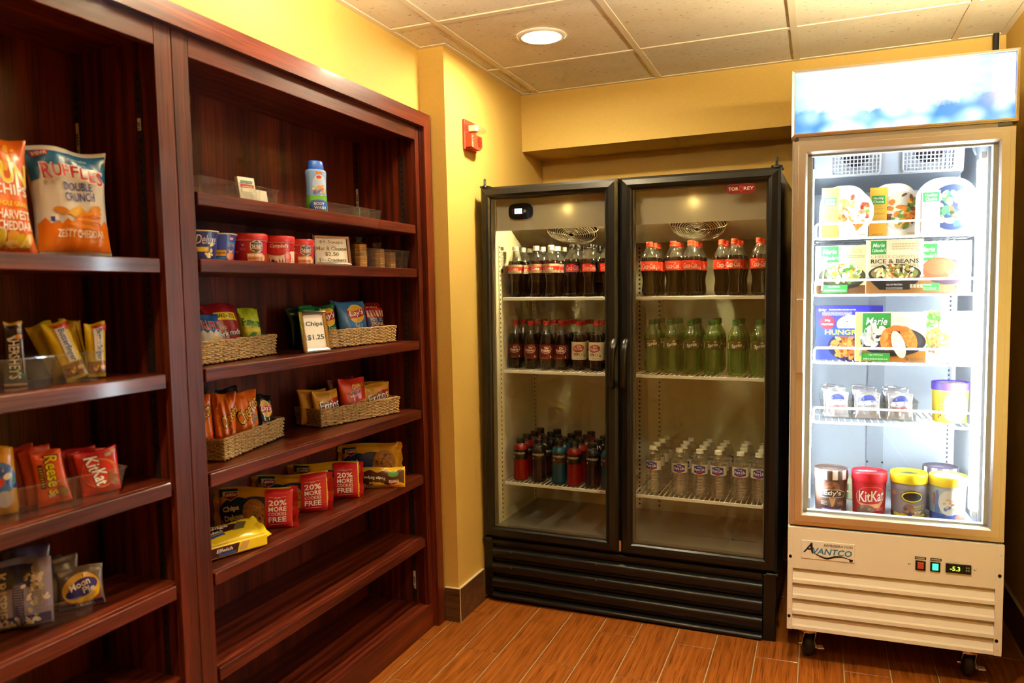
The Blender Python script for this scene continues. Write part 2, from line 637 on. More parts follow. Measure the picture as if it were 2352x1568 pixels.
downlight(.477, -.352, 'round glowing recessed ceiling light above the black drinks cooler')
downlight(.40, -1.42, 'recessed ceiling light above the bookcase with the baskets', True)
downlight(1.40, -1.42, 'recessed ceiling light in the middle of the room', True)
downlight(.40, -2.70, 'recessed ceiling light above the bookcase with the candy', True)
downlight(1.40, -2.70, 'recessed ceiling light over the viewpoint', True)
downlight(1.00, -4.20, 'recessed ceiling light at the far end of the room behind the viewpoint', True)

# unseen opal drum lamp added for ceiling light, placed by the bookcases' shadow edge
def drum(x, y, drop, label, k=1.0):
    OPAL = mat('lamp_opal_%d' % (k*100), (1, 1, 1), emit=WARM, es=P_ADDED_DRUM*k)
    t = thing('added_drum_lamp', label, 'ceiling light', (x, y, H-.002), group='added drum lamps')
    MB().lathe([(.0, 0), (.05, 0), (.05, -.012), (.012, -.016), (.012, -drop)], 24).build('canopy_plate', TRIMR, t)
    MB().lathe([(.0, -drop), (.13, -drop), (.135, -drop-.005), (.135, -drop-.05)], 32, cap=False).build('lamp_shade', OPAL, t)
    MB().lathe([(.135, -drop-.05), (.13, -drop-.056), (0, -drop-.06)], 32, cap=False).build('shade_base', TRIMR, t)
drum(.38, -1.46, .085, 'added unseen drum lamp under the ceiling close above the bookcases', .40)
# unseen uplight added on the right wall to brighten the ceiling; closed bowl below
t = thing('added_uplight', 'added unseen uplight on the right wall beside the freezer', 'added lamp', (XR-.0005, -.98, 2.03))
mb = MB().box(-.012, 0, -.05, .05, -.06, .04, b=.003)
mb.build('back_plate', TRIMR, t)
mb = MB().lathe([(.0, -.075), (.05, -.065), (.10, -.02), (.105, .012)], 28, ox=-.118, cap=False)
mb.build('bowl', TRIMR, t)
MB().lathe([(.0, .004), (.100, .004)], 28, ox=-.118, cap=False).build('opal_disc', mat('added_uplight_opal', (1, 1, 1), emit=WARM, es=P_ADDED_UPLIGHT), t)
# ------------------------------------------------------------------ bookcases
SLOT = mat('bronze_strip', (.045, .030, .020), rough=.4, metal=.6)
def standard(parent, x, y, face, z0, z1):
    """slotted upright strip on a side panel; face = -1 looks toward -y"""
    mb = MB()
    mb.box(x-.008, x+.008, min(y, y+face*.003), max(y, y+face*.003), z0, z1)
    z = z0+.02
    while z < z1-.02:
        mb.box(x-.0035, x+.0035, min(y, y+face*.0034), max(y, y+face*.0034), z, z+.009, mi=1)
        z += .0254
    return mb.build('shelf_standard', [SLOT, mat('slot_hole', (.002, .002, .002), rough=.9)], parent)

def cabinet(label, o0, o1, c0, c1, shelves, hasbase=True):
    """open cabinet: opening o0..o1, outside c0..c1 along y; front at x = 0"""
    yb = c0
    t = thing('bookcase', label, 'bookcase', (0, yb, 0), group='built-in bookcase pair')
    def put(name, m, *boxes, b=.0012):
        mb = MB()
        for q in boxes:
            mb.box(q[0], q[1], q[2]-yb, q[3]-yb, q[4], q[5], b=b)
        return mb.build(name, m, t)
    s0, s1 = o0-.016, o1+.016
    put('back_panel', WOOD_Z, (-.318, -.302, c0+.002, c1-.002, .02, 2.03))
    put('side_panel', WOOD_Z, (-.302, -.02, c0+.002, s0, .0, 2.03))
    put('side_panel', WOOD_Z, (-.302, -.02, s1, c1-.002, .0, 2.03))
    put('top_panel', WOOD_Y, (-.302, -.02, s0, s1, 2.0, 2.02))
    put('bottom_panel', WOOD_Y, (-.302, -.02, s0, s1, .075, .097))
    put('stile', WOOD_Z, (-.02, 0, c0+.0005, o0, 0, 2.06))
    put('stile', WOOD_Z, (-.02, 0, o1, c1-.0005, 0, 2.06))
    put('top_rail', WOOD_Y, (-.02, 0, o0, o1, 1.98, 2.06))
    put('base_rail', WOOD_Y, (-.018, .004, o0-.03, o1+.03, 0, .0995), b=.002)
    for z in shelves:
        sh = put('shelf', WOOD_Y, (-.301, -.022, s0+.001, s1-.001, z-.033, z))
        mb = MB().box(-.022, -.002, o0+.012-yb, o1-.012-yb, z-.035, z, b=.002)
        mb.build('nosing', WOOD_Y, sh)
    standard(t, -.072, s0-yb, 1, .11, 1.93); standard(t, -.283, s0-yb, 1, .11, 1.93)
    standard(t, -.072, s1-yb, -1, .11, 1.93); standard(t, -.283, s1-yb, -1, .11, 1.93)
    # small white maker's stickers on the strips of the far side
    return t, s1-yb
SHR = [1.645, 1.472, 1.185, .907, .640, .381]
SHL = [1.467, 1.184, .916, .655, .405]
cr, sy = cabinet('reddish stained oak bookcase holding snack baskets and soup cups', -1.717, -.533, -1.771, -.4295, SHR)
STK = mat('sticker_print', attr=True, rough=.5)
def sticker(parent, x, y, z, w=.011, h=.05):
    d = Dec()
    d.rect(-w/2, 0, w/2, h, 'd8d0b8')
    for i in range(9):
        d.rect(-w*.32, h*.30+i*h*.045, w*.3, h*.30+i*h*.045+h*.02*(1+i % 2), '2a2a2a')
    d.rect(-w*.35, h*.05, w*.3, h*.2, '7a8a78')
    return d.build('sticker', parent, lambda a, c, o: (x+a, y-.0036-o, z+c), STK)
sticker(cr, -.283, sy, 1.735, h=.075); sticker(cr, -.072, sy, .155, h=.075)
cl, sy2 = cabinet('reddish stained oak bookcase holding large chip bags and candy bins', -2.985, -1.826, -3.12, -1.7715, SHL)
sticker(cl, -.283, sy2, 1.74, h=.085); sticker(cl, -.072, sy2, 1.785, h=.03)
# proud casing framing both bookcases
t = thing('bookcase_casing', 'proud dark oak casing framing the top and side of the bookcases', 'casing', (0, -.47, 0))
mb = MB()
y0, y1, z0, z1 = -3.17+.47, -.446+.47, 2.036, 2.090
vs = []
for x in (.0005, .024):
    vs += [(x, y0, z0), (x, y1-.054, z0), (x, y1, z1), (x, y0, z1)]
mb.add(vs, [(0, 1, 2, 3), (4, 5, 6, 7), (0, 4, 5, 1), (1, 5, 6, 2), (2, 6, 7, 3), (3, 7, 4, 0)])
mb.build('head_casing', WOOD_Y, t)
mb = MB()
vs = []
for x in (.0005, .024):
    vs += [(x, y1-.054, 0), (x, y1, 0), (x, y1, z1), (x, y1-.054, z0)]
mb.add(vs, [(0, 1, 2, 3), (4, 5, 6, 7), (0, 4, 5, 1), (1, 5, 6, 2), (2, 6, 7, 3), (3, 7, 4, 0)])
mb.build('side_casing', WOOD_Z, t)
mb = MB().box(0.0005, .024, y0, y0+.05, 0, z0)
mb.build('side_casing', WOOD_Z, t)

# ------------------------------------------------------------------ fire alarm on the corner wall
RED = mat('alarm_red', (.62, .055, .020), rough=.38)
t = thing('fire_alarm', 'red wall fire alarm with clear strobe and the word FIRE', 'fire alarm', (XB, -.208, 1.979), (0, 0, math.radians(90)))
# local: x along the wall (+y world), facing -y local (= +x world), z up
W2, HH = .060, .128
def slab(x0, x1, z0, z1, y0, y1): return (x0, x1, -y1, -y0, z0, z1)
MB().box(*slab(-W2, W2, 0, HH, 0, .012), b=.003).build('back_plate', RED, t)
mb = MB()
pts = [(-.006, .006), (.050, .006), (.058, .016), (.058, .062), (-.006, .062)]
mb.prism([(-.056, .010), (.030, .004), (.057, .022), (.057, .066), (-.056, .066)], -.040, -.010)
mb.build('horn_body', RED, t)
mb = MB()
for i in range(8):
    hw = .020*math.sqrt(max(0.05, 1-((i-3.5)/4.3)**2))
    mb.box(.026-hw, .026+hw, -.0415, -.0398, .020+i*.0055, .0225+i*.0055)
stuff(mb.build('horn_slots', mat('alarm_slot', (.20, .012, .006), rough=.6), t))
mb = MB()
for i in range(5):
    mb.box(-.0595, -.020, -.0135, -.011, .079+i*.0055, .0815+i*.0055)
stuff(mb.build('vent_ribs', mat('alarm_slot'), t))
MB().box(-.024, .004, -.048, -.010, .078, .106, b=.003).build('strobe_mount', mat('strobe_cream', (.75, .62, .36), rough=.5), t)
MB().box(.003, .062, -.060, -.012, .080, .104, b=.008).build('strobe_lens', clear_mat('strobe_clear', (.95, .93, .85), rough=.05, refl=1.6, body=.12, bodycol=(.9, .85, .7)), t)
mb = MB().lathe([(.0, 0), (.004, .001), (.009, .008), (.010, .010)], 14)
mb.v = [(v[0]+.018, -.028-v[2], v[1]+.092) for v in mb.v]
mb.build('strobe_reflector', CHROME, t)
d = Dec()
for i, ch in enumerate('FIRE'):
    d.text(ch, -.044, .054-i*.0135, w=.003 if ch == 'I' else .012, h=.0095, col='f2e6d0')
d.build('lettering', t, flat_front(-.040), INK)
# ------------------------------------------------------------------ black two-door drinks cooler
BO = Vector((.0932, -.1869, 0)); BROT = (0, .0142, -.0306)
BMAT = Matrix.Translation(BO) @ Euler(BROT, 'XYZ').to_matrix().to_4x4()
def BP(u, v, w): return BMAT @ Vector((u, v, w))
CREAM = mat('cooler_liner', (.78, .71, .50), rough=.45)
CWIRE = mat('white_wire', (.82, .79, .70), rough=.4)
t = thing('drinks_cooler', 'black two-door glass drinks cooler full of bottles', 'refrigerator', BO, BROT)
COOLER = t
mb = MB()
mb.box(0, .036, .052, .66, .28, 1.815)
mb.box(1.199, 1.235, .052, .66, .28, 1.815)
mb.box(0, 1.235, .052, .66, 1.79, 1.815)
mb.box(0, 1.235, .585, .66, .28, 1.79)
mb.box(.02, 1.215, .03, .64, .04, .28)
mb.build('cabinet', BLACK, t)
mb = MB()
mb.box(.036, .042, .054, .56, .33, 1.79); mb.box(1.193, 1.199, .054, .56, .33, 1.79)
mb.box(.036, 1.199, .548, .56, .33, 1.79)
mb.box(.036, 1.199, .054, .56, 1.783, 1.789)
mb.build('liner', CREAM, t)
MB().box(.042, 1.193, .054, .548, .318, .3305).build('liner_floor', mat('cooler_floor_steel', (.42, .38, .30), rough=.38, metal=.7), t)
MB().box(.587, .647, .054, .078, .3305, 1.783).build('mullion', mat('cooler_mullion', (.30, .28, .23), rough=.5), t)
# header light panel inside the glass
HDR = mat('header_panel', (.80, .76, .66), rough=.5)
nt, b = nodes_of(HDR)
b.inputs['Transmission Weight'].default_value = 0
tl = nt.nodes.new('ShaderNodeBsdfTranslucent'); tl.inputs[0].default_value = (.85, .78, .62, 1)
ms = nt.nodes.new('ShaderNodeMixShader'); ms.inputs[0].default_value = .30
out = nt.nodes['Material Output']
nt.links.new(b.outputs[0], ms.inputs[1]); nt.links.new(tl.outputs[0], ms.inputs[2]); nt.links.new(ms.outputs[0], out.inputs[0])
MB().box(.043, .586, .0795, .082, 1.642, 1.782).build('header_panel', HDR, t)
MB().box(.648, 1.192, .0795, .082, 1.642, 1.782).build('header_panel', HDR, t)
# evaporator housing slanting down to the back
mb = MB()
pr = [(.09, 1.735), (.385, 1.585), (.40, 1.60), (.40, 1.78), (.09, 1.78)]
vs = [(u, v, w) for u in (.046, 1.190) for v, w in pr]
mb.add(vs, [(0, 1, 2, 3, 4), (9, 8, 7, 6, 5)] + [(i, (i+1) % 5, (i+1) % 5+5, i+5) for i in range(5)])
mb.build('evaporator_housing', mat('housing_cream', (.74, .66, .44), rough=.45), t)
# fans with ring guards on the slanted face
sl = math.atan2(.150, .295)
def fan(u):
    c = Vector((u, .255, 1.6505)); ex = Vector((1, 0, 0)); ey = Vector((0, math.cos(sl), -math.sin(sl))); en = Vector((0, -math.sin(sl), -math.cos(sl)))
    def pt(r, a, h): return c + ex*(r*math.cos(a)) + ey*(r*math.sin(a)) + en*h
    g = MB()
    for i in range(11):
        r = .016+i*.0096
        hh = .024*math.sqrt(max(0, 1-(r/.122)**2))+.004
        g.tube([pt(r, 6.2832*k/36, hh) for k in range(36)], .0021, 5, True)
    for k in range(6):
        a = k*math.pi/3+.1
        g.tube([pt(.012, a, .029), pt(.06, a, .0245), pt(.112, a, .011), pt(.118, a, .0)], .0023, 5)
    o = g.build('fan_guard', mat('guard_cream', (.86, .80, .62), rough=.4), t)
    stuff(o)
    bm = MB()
    n = 30
    bm.add([pt(.115, 6.2832*k/n, .0008) for k in range(n)], [tuple(range(n))])
    d = bm.build('fan_opening', mat('fan_dark', (.01, .009, .007), rough=.7), t)
    bl = MB()
    for k in range(5):
        a = k*1.2566
        bl.add([pt(.02, a, .008), pt(.105, a-.25, .004), pt(.105, a+.45, .009), pt(.02, a+.5, .004)], [(0, 1, 2, 3)])
    bl.add([pt(.024, 6.2832*k/16, .010) for k in range(16)], [tuple(range(16))])
    bl.build('fan_blades', mat('fan_blade', (.30, .27, .20), rough=.5), d)
fan(.335); fan(.890)
# bulbs behind the header panels
BULB = mat('cooler_bulb', (1, 1, 1), emit=(1.0, .80, .40), es=P_FRIDGE)
for u, w in ((.375, 1.728), (.905, 1.728)):
    mb = MB().lathe([(0, -.028), (.016, -.022), (.024, -.006), (.022, .01), (.012, .022), (.011, .036)], 18, ox=u, oy=.110, oz=w)
    mb.build('light_bulb', BULB, t)
# shelf standards on the liner
HOLE = mat('slot_hole', (.002, .002, .002), rough=.9)
def cstd(x0, x1, y0, y1, ax, sgn):
    mb = MB().box(x0, x1, y0, y1, .335, 1.58)
    z = .35
    while z < 1.57:
        if ax == 'x':
            xx = x1 if sgn > 0 else x0
            mb.box(xx-.0004, xx+.0004, (y0+y1)/2-.004, (y0+y1)/2+.004, z, z+.008, mi=1)
        else:
            mb.box((x0+x1)/2-.004, (x0+x1)/2+.004, y0-.0004, y0+.0004, z, z+.008, mi=1)
        z += .021
    mb.build('shelf_standard', [CREAM, HOLE], t)
for y in (.098, .5): cstd(.0420, .046, y, y+.018, 'x', 1); cstd(1.189, 1.193, y, y+.018, 'x', -1)
for x in (.560, .655): cstd(x, x+.018, .5445, .548, 'y', -1)
d = Dec()
d.rect(0, 0, .055, .125, 'e6e0cc'); d.rect(.004, .105, .051, .121, '4a4a48')
d.lines(.005, .050, .040, .100, 9, '55534c'); d.rect(.012, .006, .042, .022, '2c2c2a')
d.build('info_sticker', t, lambda a, c, o: (.0422+o, .105+a, 1.455+c), STK)
# wire shelves
def wire_shelf(u0, u1, w):
    mb = MB()
    mb.box(u0, u1, .095, .100, w-.013, w+.0005, b=.0012)
    mb.box(u0, u1, .515, .519, w-.008, w+.0005)
    for uu in (u0, u1-.005): mb.box(uu, uu+.005, .095, .519, w-.006, w-.001)
    mb.box(u0, u1, .305, .309, w-.0085, w-.0045)
    sh = mb.build('wire_shelf', CWIRE, t)
    g = MB()
    n = int((u1-u0)/.0205)
    for i in range(n+1):
        u = u0+.004+(u1-u0-.008)*i/n
        g.tube([(u, .0965, w-.006), (u, .0975, w-.0012), (u, .105, w+.0003), (u, .518, w+.0003)], .0019, 5)
    stuff(g.build('shelf_wires', CWIRE, sh))
WS = (1.349, 1.026, .521)
for w in WS:
    wire_shelf(.062, .580, w); wire_shelf(.652, 1.176, w)
# doors
def door(u0, u1, g0, g1, hinge):
    fb = MB()
    w0, w1, gw0, gw1 = .289, 1.826, .336, 1.777
    pr = [(0, .012), (.010, .001), (.030, -.002), (g0-u0-.006, .001), (g0-u0, .008)]
    # frame profile swept around the rectangle with mitres
    def ring(d, v):
        f = d/(g0-u0)
        return [(u0+(g0-u0)*f, v, w0+(gw0-w0)*f), (u1-(u1-g1)*f, v, w0+(gw0-w0)*f), (u1-(u1-g1)*f, v, w1-(w1-gw1)*f), (u0+(g0-u0)*f, v, w1-(w1-gw1)*f)]
    rings = [ring(0, .050)] + [ring(d, v) for d, v in pr] + [ring(g0-u0, .050)]
    vs = [p for r in rings for p in r]
    fs = []
    for k in range(len(rings)-1):
        for i in range(4):
            j = (i+1) % 4
            fs.append((k*4+i, k*4+j, k*4+4+j, k*4+4+i))
    k = len(rings)-1
    for i in range(4):
        j = (i+1) % 4
        fs.append((k*4+i, k*4+j, j, i))
    fb.add(vs, fs)
    dr = fb.build('door', BLACK, t)
    MB().box(g0-.002, g1+.002, .0125, .0165, gw0-.002, gw1+.002).build('glass_pane', PANE, dr)
    gs = MB()
    th = .007
    for q in ((g0, g1, gw0, gw0+.005), (g0, g1, gw1-.004, gw1), (g0, g0+th, gw0, gw1), (g1-.004, g1, gw0, gw1)):
        gs.box(q[0], q[1], .020, .046, q[2], q[3])
    gs.build('pane_spacer', mat('spacer_grey', (.20, .17, .12), rough=.4, metal=.5), dr)
    hu = u0+.016 if hinge < 0 else u1-.016
    mb = MB().lathe([(.014, 0), (.014, .008), (.0055, .011), (.0055, .034), (.003, .038)], 14, ox=hu, oy=.02, oz=w1)
    mb.box(hu-.020, hu+.020, .012, .10, w1-.001, w1+.007)
    mb.build('top_hinge', BLACK, dr)
    mb = MB().box(hu-.022, hu+.022, -.004, .055, w0-.012, w0-.001, b=.002)
    mb.build('bottom_hinge', BLACK, dr)
    return dr
dl = door(.002, .614, .046, .560, -1)
dr_ = door(.624, 1.237, .672, 1.188, 1)
def pull(dr, u):
    path = [(u, -.001, 1.168), (u, -.020, 1.160), (u-.001, -.034, 1.135), (u-.002, -.038, 1.08), (u-.005, -.034, 1.02), (u-.008, -.016, .99), (u-.009, -.001, .982)]
    mb = MB().tube(path, [.016, .018, .0155, .0115, .0115, .012, .011], 12)
    mb.build('pull_handle', BLACK, dr)
pull(dl, .603); pull(dr_, .650)
# thermometer on the left header panel, badge on the right glass
d = MB()
n = 24
pts = []
for i in range(n):
    a = 6.2832*i/n
    c, s_ = math.cos(a), math.sin(a)
    pts.append((.1635+.055*math.copysign(abs(c)**.55, c), 1.722+.034*math.copysign(abs(s_)**.6, s_)))
d.prism(pts, .066, .0795)
o = d.build('temperature_display', BLACK, t)
e = MB().box(.138, .172, .0645, .0662, 1.712, 1.734)
sc = e.build('screen', mat('lcd_glow', (.6, .7, .8), emit=(.62, .80, 1.0), es=1.3), o)
q = Dec()
q.text('42.0', .157, 1.7225, w=.024, h=.012, col='41566e')
q.ell(.1285, 1.728, .0035, .0035, 'b02018', n=10); q.ell(.1285, 1.716, .0035, .0035, '2a4a9a', n=10)
q.ell(.186, 1.722, .007, .007, 'a8a298', n=16); q.ell(.178, 1.713, .0035, .003, 'c03020', n=8)
q.build('display_print', o, flat_front(.0644), INK)
bd = MB()
pts = []
for i in range(30):
    a = 6.2832*i/30
    c, s_ = math.cos(a), math.sin(a)
    pts.append((1.0935+(.0365 if c > 0 else -.0365)+.018*c, 1.7545+.018*s_))
bd.prism(pts, .009, .0122)
o = bd.build('maker_badge', mat('badge_red', (.15, .007, .007), rough=.3, coat=.2), dr_)
q = Dec()
q.text('TOR', 1.066, 1.7545, w=.037, h=.0125, col='efe6d8', bold=.03)
q.text('REY', 1.122, 1.7545, w=.037, h=.0125, col='efe6d8', bold=.03)
q.ell(1.0945, 1.7535, .0075, .0115, 'b04038', n=14); q.ell(1.0945, 1.752, .0045, .007, '7a1410', n=12)
q.poly([(1.085, 1.766), (1.0895, 1.760), (1.0995, 1.760), (1.104, 1.766), (1.0945, 1.763)], 'b04038')
q.build('badge_print', o, flat_front(.009), INK)
# louvred kick panel
mb = MB()
mb.box(.0, .036, .012, .06, .020, .281, b=.003); mb.box(1.186, 1.235, .012, .06, .004, .278, b=.003)
mb.box(.036, 1.186, .014, .05, .258, .279, b=.003)
mb.build('kick_frame', BLACK, t)
def slat(z0, z1):
    m = MB()
    h = z1-z0
    pr = [(.048, z1-.010), (.026, z1-.012), (.010, z1-.016), (.0005, z1-.024), (-.001, z1-.032), (.004, z0+.016), (.012, z0+.004), (.048, z0+.002)]
    n = len(pr)
    vs = [(u, v, w) for u in (.037, 1.185) for v, w in pr]
    m.add(vs, [(i, (i+1) % n, (i+1) % n+n, i+n) for i in range(n)], smooth=True)
    m.add(vs, [tuple(range(n)), tuple(range(2*n-1, n-1, -1))])
    m.build('louvre_slat', BLACK, t)
for z0, z1 in ((.189, .257), (.121, .189), (.053, .121), (.008, .053)):
    slat(z0, z1)
mb = MB()
for uu, ww in ((.13, .232), (.52, .232), (.13, .164), (.52, .164)):
    mb.box(uu-.004, uu+.004, -.002, .002, ww-.004, ww+.004)
mb.build('screw_plates', mat('tarnished_screw', (.12, .08, .05), rough=.5, metal=.5), t)
MB().box(.6145, .6235, .015, .048, .295, .34).build('door_stop', CHROME, t)
# ------------------------------------------------------------------ white one-door freezer on castors
ZO = Vector((1.3738, -.379, 0)); ZROT = (0, .0138, .0244)
ZMAT = Matrix.Translation(ZO) @ Euler(ZROT, 'XYZ').to_matrix().to_4x4()
def ZP(u, v, w): return ZMAT @ Vector((u, v, w))
FALU = mat('champagne_aluminium', (.78, .74, .66), rough=.30, metal=.85)
FWH = mat('freezer_white', (.82, .79, .72), rough=.32)
FIN = mat('freezer_liner', (.62, .68, .76), rough=.35)
t = thing('glass_door_freezer', 'tall white glass-door freezer on castors with a blue lit header', 'freezer', ZO, ZROT)
FREEZER = t
FW = .672
mb = MB()
mb.box(0, .045, .055, .62, .13, 2.09); mb.box(FW-.045, FW, .055, .62, .13, 2.09)
mb.box(0, FW, .57, .62, .13, 2.09); mb.box(0, FW, .055, .62, 1.93, 2.09)
mb.box(0, FW, .06, .60, .13, .52)
mb.box(0, FW, .03, .62, .125, .134)
mb.build('cabinet', FWH, t)
mb = MB()
mb.box(.045, .070, .052, .57, .52, 1.93); mb.box(.603, FW-.045, .052, .57, .52, 1.93)
mb.box(.070, .603, .505, .57, .52, 1.93); mb.box(.070, .603, .052, .505, 1.90, 1.93)
mb.box(.070, .603, .052, .505, .52, .544)
mb.build('liner', FIN, t)
mb = MB().box(.292, .352, .500, .505, .544, 1.60)
mb.box(.2915, .2935, .4985, .5, .544, 1.60, mi=0)
mb.build('back_channel', mat('channel_grey', (.45, .50, .56), rough=.4), t)
mb = MB()
for uu, ww in ((.2945, .655), (.3500, .655)):
    mb.lathe([(.0, 0), (.004, 0), (.004, .003), (0, .004)], 10, ox=uu, oy=0, oz=0)
    for i in range(-40, 0): mb.v[i] = (mb.v[i][0], .4995-mb.v[i][2], ww+mb.v[i][1])
mb.build('channel_screws', mat('dark_screw', (.1, .1, .11), rough=.4, metal=.7), t)
# LED tubes on both front jambs
LED = mat('led_tube', (1, 1, 1), emit=COOL, es=P_LED)
for u0, u1 in ((.578, .6015), (.0703, .0738)):
    MB().box(u0, u1, .060, .082, .600, 1.775, b=.003).build('led_tube', LED, t)
mb = MB().box(.585, .602, .058, .084, 1.775, 1.80, b=.002).box(.585, .602, .058, .084, .575, .600, b=.002)
mb.build('tube_socket', mat('socket_white', (.8, .82, .86), rough=.4), t)
MB().tube([(.578, .10, 1.795), (.572, .10, 1.815), (.570, .10, 1.84), (.570, .10, 1.90)], [.0025, .006, .008, .003], 8).build('lamp_cable', mat('cable_grey', (.16, .17, .2), rough=.5), t)
# fan box with two square grilles under the roof
mb = MB()
pr = [(.20, 1.90), (.235, 1.765), (.505, 1.735), (.505, 1.90)]
vs = [(u, v, w) for u in (.075, .565) for v, w in pr]
mb.add(vs, [(0, 1, 2, 3), (7, 6, 5, 4)] + [(i, (i+1) % 4, (i+1) % 4+4, i+4) for i in range(4)])
mb.build('fan_box', FIN, t)
dx = Vector((0, .035, -.135)).normalized()
def grille(u0, u1):
    def pt(u, s, h=0.0):
        p = Vector((u, .20, 1.90)) + dx*s + Vector((0, -.968, -.25))*(.0005+h)
        return p
    d = MB()
    n = 28
    cu = (u0+u1)/2
    d.add([pt(cu+.052*math.cos(6.2832*k/n), .052+.052*math.sin(6.2832*k/n)) for k in range(n)], [tuple(range(n))])
    d.build('fan_opening', mat('fan_shadow', (.03, .03, .045), rough=.8), t)
    g = MB()
    nu, ns = 13, 9
    for i in range(nu+1):
        u = u0+(u1-u0)*i/nu
        g.tube([pt(u, .0, .006), pt(u, .132 if 0 < i < nu else .126, .006)], .0021, 4)
    for k in range(ns+1):
        s = .008+k*.0138
        g.tube([pt(u0, s, .006), pt(u1, s, .006)], .0021, 4)
    g.tube([pt(u0, .0, .006), pt(u0, .122, .006), pt(u0+.008, .132, .006), pt(u1-.008, .132, .006), pt(u1, .122, .006), pt(u1, 0, .006)], .0038, 6)
    stuff(g.build('fan_grille', mat('grille_white', (.85, .88, .93), rough=.4), t))
grille(.135, .298); grille(.372, .535)
# wire shelves with raised front rails
FWIRE = mat('freezer_wire', (.86, .88, .92), rough=.35)
FS = (1.536, 1.335, 1.093, .876)
def fshelf(w, slope=0):
    u0, u1 = .078, .590
    r = .0042
    mb = MB()
    lo = [(u0+.008, .098, w-.004), (u1-.008, .098, w-.004)]
    loop = []
    hgt = .050
    for cx, cz, a0 in ((u0+.016, w+.012-.004, 180), (u1-.016, w+.012-.004, 270), (u1-.016, w+hgt-.012, 0), (u0+.016, w+hgt-.012, 90)):
        for q in range(0, 91, 30):
            a = math.radians(a0+q)
            loop.append((cx+.012*math.cos(a), .094, cz+.012*math.sin(a)))
    mb.tube(loop, r, 8, True)
    mb.tube([(u0, .10, w-.003), (u1, .10, w-.003)], .0035, 6)
    mb.tube([(u0, .47, w-.003), (u1, .47, w-.003)], .003, 6)
    mb.tube([(u0, .28, w-.005), (u1, .28, w-.005)], .003, 6)
    for uu in (u0, u1): mb.tube([(uu, .09, w-.003), (uu, .475, w-.003)], .003, 6)
    sh = mb.build('wire_shelf', FWIRE, t)
    g = MB()
    n = 23
    for i in range(n+1):
        u = u0+.004+(u1-u0-.008)*i/n
        g.tube([(u, .096, w-.006), (u, .099, w-.001), (u, .110, w-.0002), (u, .472, w-.0002)], .0019, 5)
    stuff(g.build('shelf_wires', FWIRE, sh))
    for uu in (u0-.003, u1+.006):
        m2 = MB().tube([(uu, .10, w-.006), (uu, .16, w-.034), (uu, .19, w-.006)], .002, 5)
        m2.build('shelf_clip', FWIRE, sh)
for w in FS: fshelf(w)
mb = MB()
for i in range(58):
    mb.box(.577, .582, .502, .5045, .56+i*.018, .568+i*.018)
stuff(mb.build('standard_slots', mat('slot_blue', (.10, .10, .16), rough=.7), t))
# door
def frame_sweep(u0, u1, w0, w1, prof, back):
    def ring(d, v): return [(u0+d, v, w0+d), (u1-d, v, w0+d), (u1-d, v, w1-d), (u0+d, v, w1-d)]
    rings = [ring(0, back)] + [ring(d, v) for d, v in prof] + [ring(prof[-1][0], back)]
    m = MB()
    vs = [p for r in rings for p in r]; fs = []
    K = len(rings)
    for k in range(K):
        for i in range(4):
            j = (i+1) % 4; k2 = (k+1) % K
            fs.append((k*4+i, k*4+j, k2*4+j, k2*4+i))
    m.add(vs, fs)
    return m
pf = [(0, .010), (.0015, .006), (.006, .006), (.0065, .003), (.011, .003), (.0115, 0), (.016, 0), (.0175, -.004), (.040, -.004), (.0465, .004), (.047, .010)]
dr = frame_sweep(.004, FW, .512, 1.868, pf, .048).build('door', FALU, t)
MB().box(.049, FW-.045, .011, .016, .557, 1.823).build('glass_pane', PANE, dr)
gs = MB()
for q in ((.051, FW-.047, .559, .566), (.051, FW-.047, 1.814, 1.821), (.051, .064, .559, 1.821), (FW-.060, FW-.047, .559, 1.821)):
    gs.box(q[0], q[1], .020, .045, q[2], q[3])
gs.build('pane_spacer', mat('spacer_pale', (.62, .68, .72), rough=.35), dr)
mb = MB().box(.0195, .0455, -.030, -.003, 1.062, 1.321, b=.003)
mb.build('door_handle', FALU, dr)
MB().box(FW-.05, FW-.012, .005, .04, 1.868, 1.879).build('top_hinge', RUBBER, dr)
mb = MB().box(.02, FW-.015, .012, .05, 1.866, 1.884)
mb.build('gap_strip', mat('gap_grey', (.35, .33, .30), rough=.4, metal=.4), t)
# lightbox header
SIGN = mat('ice_lightbox', (.02, .02, .02), rough=.15)
nt, b = nodes_of(SIGN)
tc = nt.nodes.new('ShaderNodeTexCoord')
sp = nt.nodes.new('ShaderNodeSeparateXYZ'); nt.links.new(tc.outputs['Generated'], sp.inputs[0])
def mth(op, a, c=None, clamp=False):
    n = nt.nodes.new('ShaderNodeMath'); n.operation = op; n.use_clamp = clamp
    for i, q in enumerate((a, c)):
        if q is None: continue
        if isinstance(q, (int, float)): n.inputs[i].default_value = q
        else: nt.links.new(q, n.inputs[i])
    return n.outputs[0]
gx, gz = sp.outputs[0], sp.outputs[2]
cl_ = tex(nt, 'ShaderNodeTexNoise', Scale=1.0, Detail=4.0)
nt.links.new(coords(nt, (5, 1, 16)), cl_.inputs['Vector'])
ice = tex(nt, 'ShaderNodeTexVoronoi', Scale=1.0); ice.feature = 'SMOOTH_F1'
ice.inputs['Smoothness'].default_value = .35
nz = tex(nt, 'ShaderNodeTexNoise', Scale=22.0, Detail=3.0)
nt.links.new(coords(nt), nz.inputs['Vector'])
vm = nt.nodes.new('ShaderNodeMixRGB'); vm.inputs[0].default_value = .12
nt.links.new(coords(nt, (15, 1, 20)), vm.inputs[1]); nt.links.new(nz.outputs['Color'], vm.inputs[2])
nt.links.new(vm.outputs[0], ice.inputs['Vector'])
dxx = mth('ABSOLUTE', mth('SUBTRACT', gx, .42))
side = mth('POWER', mth('MULTIPLY', dxx, 1.72), 2.0)
